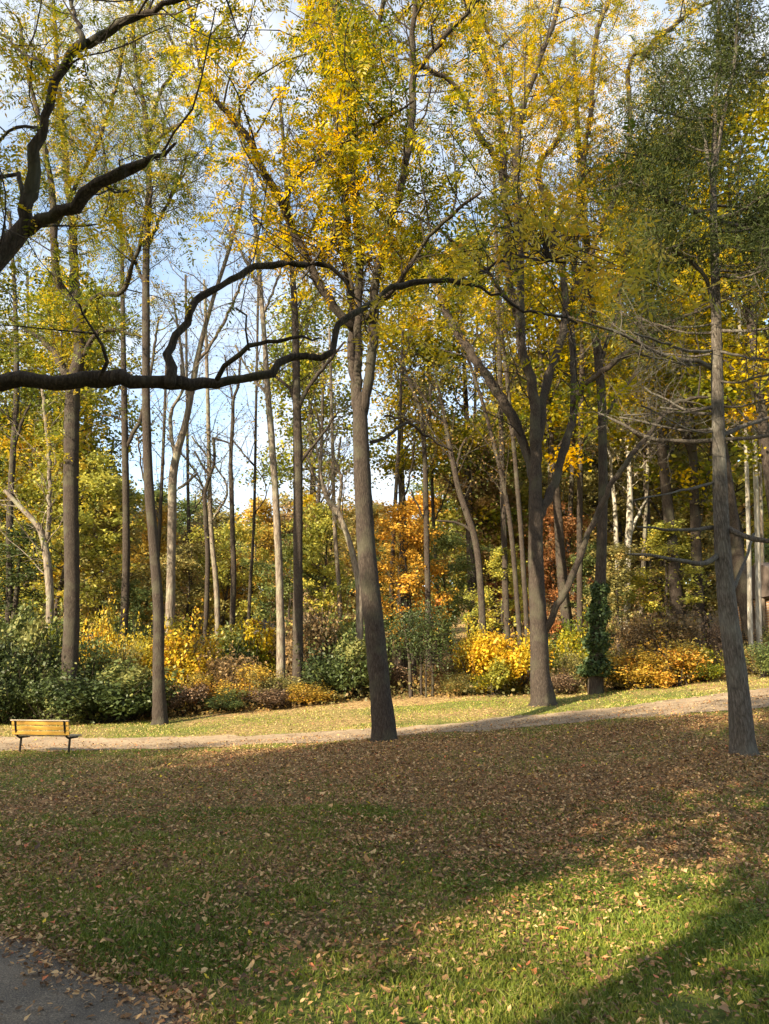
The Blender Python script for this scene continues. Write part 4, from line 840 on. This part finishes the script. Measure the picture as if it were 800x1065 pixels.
SHR = [  # px, D, top row, width px, proto, leaf, name, label
    (15, 27.5, 622, 95, 0, 'dark', 'tall dark evergreen shrub at the left edge behind the bench'),
    (-25, 26.5, 650, 110, 4, 'dark', 'dark evergreen shrub cut by the left edge'),
    (28, 26.5, 675, 80, 1, 'dark', 'dark shrub at the foot of the tall evergreen shrub, left of the thick trunk'),
    (62, 26.3, 700, 70, 2, 'dark', 'low dark shrub in front of the thick dark trunk'),
    (112, 26.6, 682, 120, 0, 'dark', 'wide glossy dark green shrub between the thick trunk and the slender one'),
    (98, 28.5, 660, 90, 4, 'green', 'olive green shrub behind the wide glossy one'),
    (140, 27.2, 705, 70, 2, 'dark', 'small dark shrub tucked against the left of the slender trunk'),
    (52, 29.5, 635, 60, 3, 'lime', 'pale yellow-green shrub just left of the thick dark trunk'),
    (108, 32.0, 628, 62, 1, 'yellow', 'yellow shrub between the thick trunk and the knotty trunk'),
    (150, 31.0, 652, 60, 3, 'yellow', 'golden shrub left of the slender trunk'),
    (195, 31.0, 636, 95, 1, 'yellow', 'large bright yellow shrub right of the slender trunk'),
    (190, 27.8, 708, 55, 2, 'brown', 'dark red-brown shrub close right of the slender trunk'),
    (212, 29.0, 700, 70, 1, 'amber', 'orange-yellow shrub under the large bright yellow one'),
    (240, 34.0, 645, 80, 0, 'green', 'grey-green shrub right of the large bright yellow one'),
    (235, 30.5, 676, 75, 3, 'rust', 'sparse reddish shrub below the grey-green one'),
    (262, 29.5, 690, 75, 4, 'amber', 'amber and olive shrub left of the close pair of trunks'),
    (285, 29.0, 700, 70, 3, 'olive', 'olive brown shrub at the foot of the pale leaning trunk'),
    (330, 33.0, 625, 75, 3, 'rust', 'rust-brown shrub behind the thicker of the close pair of trunks'),
    (318, 28.6, 712, 65, 4, 'amber', 'low golden brown shrub in front of the close pair of trunks'),
    (352, 29.6, 655, 85, 0, 'dark', 'dark green shrub at the left side of the big forking trunk'),
    (372, 31.0, 668, 60, 4, 'green', 'green shrub mostly hidden behind the big forking trunk'),
    (497, 29.5, 645, 70, 1, 'yellow', 'yellow shrub midway between the small dark tree and the broad forking trunk'),
    (530, 28.8, 652, 85, 2, 'yellow', 'bright yellow broad-leaved shrub touching the broad forking trunk'),
    (510, 28.2, 700, 70, 4, 'lime', 'low yellow-green shrub under the yellow ones beside the broad forking trunk'),
    (592, 28.5, 675, 40, 3, 'olive', 'thin brown-green shrub between the broad trunk and the ivy trunk'),
    (600, 30.0, 640, 60, 1, 'lime', 'yellow-green shrub behind the ivy-covered trunk'),
    (662, 27.0, 672, 80, 1, 'amber', 'golden orange shrub right of the ivy-covered trunk'),
    (700, 26.8, 664, 85, 1, 'amber', 'large golden shrub with orange tips left of the conifer'),
    (730, 27.0, 672, 55, 4, 'lime', 'yellow-green shrub close behind the left side of the conifer'),
    (700, 31.0, 632, 90, 3, 'rust', 'russet twiggy shrub above the large golden one'),
    (655, 31.5, 640, 60, 3, 'rust', 'brown twiggy shrub at the foot of the white trunks'),
    (790, 26.0, 668, 60, 4, 'green', 'green shrub at the right edge beside the path'),
    (745, 29.0, 640, 40, 3, 'brown', 'dark brown twiggy shrub hidden behind the conifer trunk'),
    (405, 30.8, 690, 60, 3, 'brown', 'twiggy brown shrub in the shade right of the big forking trunk'),
    (462, 30.6, 688, 60, 3, 'rust', 'russet shrub between the small dark tree and the yellow shrubs'),
    (480, 28.8, 706, 50, 4, 'olive', 'low olive shrub at the left foot of the yellow shrubs'),
    (135, 30.0, 668, 60, 4, 'olive', 'olive shrub behind the slender trunk'),
    (245, 28.4, 716, 70, 4, 'green', 'low green shrub along the lawn edge right of the slender trunk'),
    (285, 28.2, 720, 70, 3, 'brown', 'low tangled brown shrub along the lawn edge before the close pair'),
    (640, 27.6, 700, 50, 4, 'olive', 'low olive shrub between the ivy trunk and the golden shrubs'),
    (580, 27.6, 704, 50, 3, 'brown', 'low brown shrub close right of the broad forking trunk'),
    (770, 27.6, 668, 50, 1, 'olive', 'olive shrub seen right of the conifer foot'),
    (812, 30.0, 648, 46, 4, 'olive', 'loose olive shrub in front of the brick house'),
    (830, 26.0, 655, 70, 0, 'dark', 'dark green shrub just beyond the right edge')]
for k in range(16):
    px = -40 + k * 57 + random.uniform(-10, 10)
    if 380 < px < 480: continue
    w = {0: 'on the left', 1: 'below the sky gap', 2: 'in the middle', 3: 'on the right'}[min(3, max(0, int(px // 210)))]
    SHR.append((px, 35.5 + random.uniform(-1.5, 2), 655 + random.uniform(-22, 12), 78, k % 5, ['olive', 'lime', 'rust', 'green'][k % 4], 'background shrub ' + where(px)))
for px, D, top, wpx, kd, lf, lab in SHR:
    q, t = at(px, top, D); z = g(q[0], D); H = max(.8, q[2] - z); Wd = wpx * t / FPX
    root = empty('shrub', (q[0], D, z)); root.scale = (Wd / 1.8, Wd / 1.8 * .9, H / 1.5); root.rotation_euler[2] = random.uniform(0, 6.28)
    tag(root, ['', 'dull '][0] + lab if 'background' not in lab else f"{cname.get(lf, lf)} {lab}", 'shrub', 'shrubs along the wood edge')
    for me, nm, mt in ((SP[kd][0], 'stems', M['bark']), (SP[kd][1], 'leaves', M[lf])):
        o = bpy.data.objects.new(nm, me); link(o, root); o.material_slots[0].link = 'OBJECT'; o.material_slots[0].material = mt

# small dark tree right of the big trunk
rr = np.random.default_rng(320)
q, t = at(436, 622, 28.6); X0, z0 = q[0], g(q[0], 28.6); H = q[2] - z0
root = empty('small_tree', (X0, 28.6, z0)); tag(root, 'small rounded dark green tree with thin dark stems beside the big forking trunk', 'tree')
T = Tubes(); C = []
for (a, b, c) in [(-.35, 0, .085), (.05, .2, .06), (.45, -.1, .06), (.2, -.3, .04)]:
    top = np.array([a * 1.7, b * 1.5, H * .75]); T.add([(a, b, -.1), (a * 1.1, b, H * .35), top], [c, c * .8, c * .35], 7)
    for k in range(12):
        s = np.array([a * 1.2, b, H * rr.uniform(.34, .7)]); e = s + norm(rr.normal(0, 1, 3) + [0, 0, .5]) * rr.uniform(.6, 1.3); T.add([s, (s + e) / 2 + rr.normal(0, .06, 3), e], [.018, .012, .005], 4); C += [e, (s + e) / 2, e + rr.normal(0, .2, 3)]
T.build('trunk', M['bark_dark'], root, (0, 0, 0))
C = np.array(C); n = 7500; th = rr.normal(0, 1, (n, 3)); C2 = norm(th) * (rr.random((n, 1)) ** .4) * [1.55, 1.4, H * .30] * (1 + .16 * np.sin(th[:, :1] * 4)) + [0.05, 0, H * .66]
k = rr.random(n) < .4; C2[k] = C[rr.integers(0, len(C), k.sum())] + rr.normal(0, .22, (k.sum(), 3))
V, F, tn = blob_leaves(C2, rr, .095, wid=.5, tone=.45 + .5 * (vnoise(C2[:, 0], C2[:, 2], .5, 4) - .5) + rr.normal(0, .13, n))
mesh_np('crown', V, [F], M['dark'], tone=tn, parent=root)

# ------------------------------------------------------------------ bench
def box(V, F, c, s, rx=0.0):
    x, y, z = s[0] / 2, s[1] / 2, s[2] / 2; b_ = min(.008, min(s) * .2); o = len(V)
    vs = []
    for sx_ in (-1, 1):
        for (yy, zz) in ((-y + b_, -z), (y - b_, -z), (y, -z + b_), (y, z - b_), (y - b_, z), (-y + b_, z), (-y, z - b_), (-y, -z + b_)):
            vs.append((sx_ * x, yy * math.cos(rx) - zz * math.sin(rx), yy * math.sin(rx) + zz * math.cos(rx)))
    V += [(c[0] + a, c[1] + b1, c[2] + d) for a, b1, d in vs]
    for k in range(8): F.append((o + k, o + (k + 1) % 8, o + 8 + (k + 1) % 8, o + 8 + k))
    F.append((o, o + 7, o + 3, o + 4)); F.pop()
    for e in (0, 8):
        for a, b1, c1, d in ((0, 1, 2, 7), (7, 2, 3, 6), (6, 3, 4, 5)): F.append((o + e + a, o + e + b1, o + e + c1, o + e + d))
m, n, l, b = new_mat('yellow_stained_planks')
tcn = n.new('ShaderNodeTexCoord'); mp = n.new('ShaderNodeMapping'); mp.inputs['Scale'].default_value = (2, 30, 30); nz = n.new('ShaderNodeTexNoise'); nz.inputs['Scale'].default_value = 2; nz.inputs['Detail'].default_value = 6
l.new(tcn.outputs['Object'], mp.inputs[0]); l.new(mp.outputs[0], nz.inputs['Vector']); r = ramp(n, [(.3, (.20, .10, .02)), (.5, (.40, .215, .03)), (.75, (.50, .31, .06))]); l.new(nz.outputs['Fac'], r.inputs['Fac']); l.new(r.outputs[0], b.inputs['Base Color']); b.inputs['Roughness'].default_value = .6
mplank = m
m, n, l, b = new_mat('weathered_planks'); b.inputs['Base Color'].default_value = (.34, .28, .21, 1); b.inputs['Roughness'].default_value = .8; mgrey = m
m, n, l, b = new_mat('black_iron'); b.inputs['Base Color'].default_value = (.02, .018, .016, 1); b.inputs['Roughness'].default_value = .5; b.inputs['Metallic'].default_value = .6; miron = m
bq = at(41, 784, 19.0)[0]; bz = g(bq[0], 19.0)
bench = empty('park_bench', (bq[0], 19.0, bz)); bench.rotation_euler[2] = R(-14)
tag(bench, 'yellow wooden park bench on black iron legs, seen from behind beside the path', 'bench')
def part(name, boxes, mat, parent):
    V, F = [], []
    for bx_ in boxes: box(V, F, *bx_)
    return mesh_np(name, V, [F], mat, parent=parent)
for k in range(3):
    z = .50 + k * .118; part('back_slat', [((0, -.03 - k * .028, z), (1.62, .035, .092), R(13))], mplank, bench)
part('back_cap', [((0, -.112, .80), (1.66, .06, .03))], mgrey, bench)
for k in range(4): part('seat_slat', [((0, .07 + k * .115, .435), (1.62, .10, .035))], mgrey, bench)
for sx_ in (-1, 1):
    T = Tubes()
    T.add([(sx_ * .70, -.13, .80), (sx_ * .70, -.06, .56), (sx_ * .70, .02, .42), (sx_ * .70, .10, .38), (sx_ * .70, .46, .395)], [.026] * 5, 8)
    T.add([(sx_ * .70, .16, .39), (sx_ * .70, .16, .2), (sx_ * .70, .16, -.12)], [.028] * 3, 8)
    T.build('leg', miron, bench)

# ------------------------------------------------------------------ houses glimpsed through the wood
def flat_mat(name, c, r_=.8, noise=None):
    m, n, l, b = new_mat(name); b.inputs['Roughness'].default_value = r_
    tcn = n.new('ShaderNodeTexCoord'); br = n.new('ShaderNodeTexNoise'); br.inputs['Scale'].default_value = noise or 3; br.inputs['Detail'].default_value = 6
    l.new(tcn.outputs['Object'], br.inputs['Vector']); r = ramp(n, [(.3, tuple(x * .7 for x in c)), (.7, c)]); l.new(br.outputs['Fac'], r.inputs['Fac']); l.new(r.outputs[0], b.inputs['Base Color']); return m
def brick_mat():
    m, n, l, b = new_mat('brick_wall'); tcn = n.new('ShaderNodeTexCoord'); br = n.new('ShaderNodeTexBrick'); br.inputs['Scale'].default_value = 4
    mp = n.new('ShaderNodeMapping'); mp.inputs['Rotation'].default_value = (R(90), 0, 0); l.new(tcn.outputs['Object'], mp.inputs[0]); l.new(mp.outputs[0], br.inputs['Vector'])
    br.inputs['Color1'].default_value = (.40, .19, .10, 1); br.inputs['Color2'].default_value = (.50, .25, .14, 1); br.inputs['Mortar'].default_value = (.5, .42, .33, 1); l.new(br.outputs['Color'], b.inputs['Base Color']); return m
def house(name, label, px, base_py, D, w, d, h, roofh, wallm, roofm, rot):
    q, t = at(px, base_py, D); z = g(q[0], D); H = empty(name, (q[0], D, z)); H.rotation_euler[2] = rot; tag(H, label, 'house')
    h = h + max(0, q[2] - z) * 0
    part('wall', [((0, 0, h / 2 - .4), (w, d, h + .8))], wallm, H)
    V = [(-w / 2 - .3, -d / 2 - .4, h), (w / 2 + .3, -d / 2 - .4, h), (w / 2 + .3, d / 2 + .4, h), (-w / 2 - .3, d / 2 + .4, h), (-w / 2 - .3, 0, h + roofh), (w / 2 + .3, 0, h + roofh)]
    V2 = [(a, b_, c + .18) for a, b_, c in V]
    o = mesh_np('roof', V + V2, [[(6, 7, 11, 10), (8, 9, 10, 11), (0, 3, 2, 1), (0, 1, 7, 6), (2, 3, 9, 8)], [(0, 6, 10), (0, 10, 4), (0, 4, 3), (3, 4, 10), (3, 10, 9), (1, 5, 11), (1, 11, 7), (1, 2, 5), (2, 8, 11), (2, 11, 5)]], roofm, parent=H)
    for k in range(int(w // 2.6)):
        x = -w / 2 + 1.5 + k * 2.6
        f = part('window', [((x, -d / 2 - .02, h * .58), (1.05, .08, 1.3))], mwhite, H)
        for zz in (-.3, .3): part('pane', [((x, -d / 2 - .065, h * .58 + zz), (.88, .02, .52))], mglass, f)
    return H
mwhite = flat_mat('white_trim', (.75, .74, .70), .5)
m, n, l, b = new_mat('dark_glass'); b.inputs['Base Color'].default_value = (.03, .035, .04, 1); b.inputs['Roughness'].default_value = .08; mglass = m
house('brick_house', 'brick house glimpsed through the trees at the right edge beyond the path', 872, 690, 35, 6.5, 5.5, 2.7, 1.5, brick_mat(), flat_mat('brown_shingles', (.13, .10, .085)), R(8))
house('white_house', 'low white house with grey roof glimpsed beyond the shrubs left of the big forking trunk', 292, 690, 48, 6, 5, 2.5, 1.2, flat_mat('cream_siding', (.5, .47, .42)), flat_mat('grey_shingles', (.17, .16, .165)), R(-6))

# ------------------------------------------------------------------ fallen leaves, grass, undergrowth
rr = np.random.default_rng(400)
def scatter(n, y0, y1, power, xl=-.62, xr=.62, xp=1.2):
    Y = y0 + (y1 - y0) * rr.random(n) ** power; X = rr.uniform(xl, xr, n) * (Y + xp); return X, Y
def ground_normal_pts(X, Y, lift): return np.stack([X, Y, hgt(X, Y) + lift], -1)
# fallen leaves: thrown out by litter density
X1, Y1 = scatter(420000, 3.2, 21.0, .95); k = rr.random(len(X1)) < litter_density(X1, Y1) * np.clip(1.25 - .02 * Y1, .5, 1); X1, Y1 = X1[k], Y1[k]
X2, Y2 = scatter(11000, 20, 32, 1.0); X1 = np.concatenate([X1, X2]); Y1 = np.concatenate([Y1, Y2]); n_ = len(X1)
P = ground_normal_pts(X1, Y1, rr.uniform(.008, .035, n_))
a = rr.uniform(0, 6.28, n_); tilt = rr.normal(0, .42, n_)
ax = np.stack([np.cos(a), np.sin(a), tilt], -1); no = np.stack([rr.normal(0, .33, n_), rr.normal(0, .33, n_), np.ones(n_)], -1)
big = np.where(rr.random(n_) < .02, 1.8, 1.0); ln = rr.uniform(.014, .046, n_) * big * (1 + .03 * Y1); wd = ln * rr.uniform(.35, .80, n_)
ax = norm(ax); side = norm(np.cross(no, ax)); up = np.cross(ax, side); cu = rr.uniform(-.2, 1.1, n_)[:, None]
def pt(f, s): return P + ax * (ln * f)[:, None] + side * (wd * s)[:, None] + up * (np.abs(wd * s)[:, None] * cu) + up * (ln * (f - .5) ** 2)[:, None] * .5 * cu
jw = lambda: rr.uniform(.55, 1.3, n_)
def pt2(f, s): 
    s = s * jw(); return P + ax * (ln * (f + rr.uniform(-.09, .09, n_)))[:, None] + side * (wd * s)[:, None] + up * (np.abs(wd * s)[:, None] * cu) + up * (ln * (f - .5) ** 2)[:, None] * .5 * cu
VV = np.stack([pt(0, 0), pt2(.28, .46), pt2(.62, .34), pt(1, 0), pt2(.62, -.34), pt2(.28, -.46)], 1).reshape(-1, 3)
ii = np.arange(n_)[:, None] * 6; FF = np.concatenate([ii + np.array([[0, 1, 2, 3]]), ii + np.array([[0, 3, 4, 5]])])
tn = rr.random(n_); tn = np.where(tn > .99, 1.0, np.where(tn > .965, .95, tn ** 1.25 * .88))
lv = mesh_np('fallen_leaves', VV, [FF], M['litter'], tone=np.concatenate([tn, tn])); tag(lv, 'brown and yellow fallen leaves strewn over the lawn', 'leaves', kind='stuff')

# grass blades
def blades(X, Y, h, w, lean):
    n = len(X); z = hgt(X, Y); a = rr.uniform(0, 6.28, n); dx, dy = np.cos(a), np.sin(a); b_ = rr.uniform(0, 6.28, n)
    lx, ly = np.cos(b_) * lean * h, np.sin(b_) * lean * h
    v = [np.stack([X - dx * w, Y - dy * w, z - .005], -1), np.stack([X + dx * w, Y + dy * w, z - .005], -1),
         np.stack([X + dx * w * .8 + lx * .35, Y + dy * w * .8 + ly * .35, z + h * .6], -1), np.stack([X - dx * w * .8 + lx * .35, Y - dy * w * .8 + ly * .35, z + h * .6], -1),
         np.stack([X + lx, Y + ly, z + h * .92], -1)]
    V = np.stack(v, 1).reshape(-1, 3); i = np.arange(n)[:, None] * 5
    return V, i + np.array([[0, 1, 2, 3]]), i + np.array([[3, 2, 4]])
def keep_grass(X, Y, base=1.0):
    e = asph(X, Y); yn, yf = path_y(X); onp = (Y > yn + .05) & (Y < yf - .05)
    d = litter_density(X, Y); d2 = np.where(Y > 19, .35 + .65 * vnoise(X, Y, 1.5, 8), d)
    pn = (1.05 - .70 * d2) * (0.15 + 1.1 * sstep(.28, .65, vnoise(X, Y, .55, 12) * .6 + vnoise(X, Y, .19, 13) * .4)) * base
    return (rr.random(len(X)) < pn) & (e < .02) & ~onp
Xa, Ya = scatter(300000, 3.2, 10.5, 1.15); k = keep_grass(Xa, Ya); Xa, Ya = Xa[k], Ya[k]
Xb, Yb = scatter(190000, 9.5, 27.5, 1.0); k = keep_grass(Xb, Yb, .9); Xb, Yb = Xb[k], Yb[k]
X = np.concatenate([Xa, Xb]); Y = np.concatenate([Ya, Yb]); n_ = len(X); patch = vnoise(X, Y, .8, 21)
h = rr.uniform(.014, .060, n_) * (0.35 + 1.15 * patch) * np.where(Y > 9, .9, 1); w = rr.uniform(.0018, .0045, n_) * (1 + .16 * np.maximum(0, Y - 4))
V, Q4, Q3 = blades(X, Y, h, w, rr.uniform(.2, 1.3, n_))
tn = np.clip(.25 + .5 * vnoise(X, Y, 1.3, 23) + rr.normal(0, .2, n_) + .30 * sstep(9, 18, Y), 0, 1)
gr = mesh_np('grass', V, [Q4, Q3], M['grass'], tone=np.concatenate([tn, tn])); tag(gr, 'short uneven grass of the park lawn', 'grass', kind='stuff')
# low broad-leaved weeds in the turf
Xc, Yc = scatter(130000, 3.3, 13.5, 1.3); pn = .9 * sstep(.42, .62, vnoise(Xc, Yc, .35, 31)) * sstep(.3, .6, vnoise(Xc, Yc, 1.4, 32)) * (1.05 - litter_density(Xc, Yc))
k = (rr.random(len(Xc)) < pn) & (asph(Xc, Yc) < -.03); Xc, Yc = Xc[k], Yc[k]; n_ = len(Xc)
P = ground_normal_pts(Xc, Yc, rr.uniform(.012, .04, n_)); a = rr.uniform(0, 6.28, n_)
V, F = leaf_quads(P, np.stack([np.cos(a), np.sin(a), rr.uniform(-.2, .5, n_)], -1), np.stack([rr.normal(0, .35, n_), rr.normal(0, .35, n_), np.ones(n_)], -1), rr.uniform(.016, .05, n_), rr.uniform(.014, .034, n_), .15)
wd_ = mesh_np('ground_cover', V, [F], M['grass'], tone=np.clip(rr.normal(.42, .2, n_), 0, 1)); tag(wd_, 'low broad-leaved weeds in the turf', 'weeds', kind='stuff')
# undergrowth on the floor of the wood
n_ = 60000; Y = 27.0 + 22 * rr.random(n_) ** 1.3; X = rr.uniform(-.62, .62, n_) * (Y + 2)
edge_y = np.interp(X, [-16, -9, -4, 1, 4, 8, 12, 18], [26.5, 26.6, 27.6, 28.6, 27.6, 26.0, 25.6, 25.0]); k = Y > edge_y + .3 * rr.normal(0, 1, n_); X, Y = X[k], Y[k]; n_ = len(X)
P = ground_normal_pts(X, Y, rr.random(n_) ** 2 * .55 * (.3 + vnoise(X, Y, 1.2, 41)))
V, F, tn = blob_leaves(P, rr, .15, tone=vnoise(X, Y, 2.0, 42) * .8 + rr.normal(0, .15, n_))
ug = mesh_np('undergrowth', V, [F], leaf_mat('undergrowth_leaves', [(0, (.05, .06, .02)), (.3, (.11, .10, .035)), (.6, (.22, .13, .05)), (.85, (.34, .22, .05)), (1, (.12, .15, .03))], .2), tone=tn); tag(ug, 'low brown and green undergrowth on the floor of the wood', 'undergrowth', kind='stuff')
# clear leftover unused prototypes
for me in list(bpy.data.meshes):
    if me.users == 0: bpy.data.meshes.remove(me)
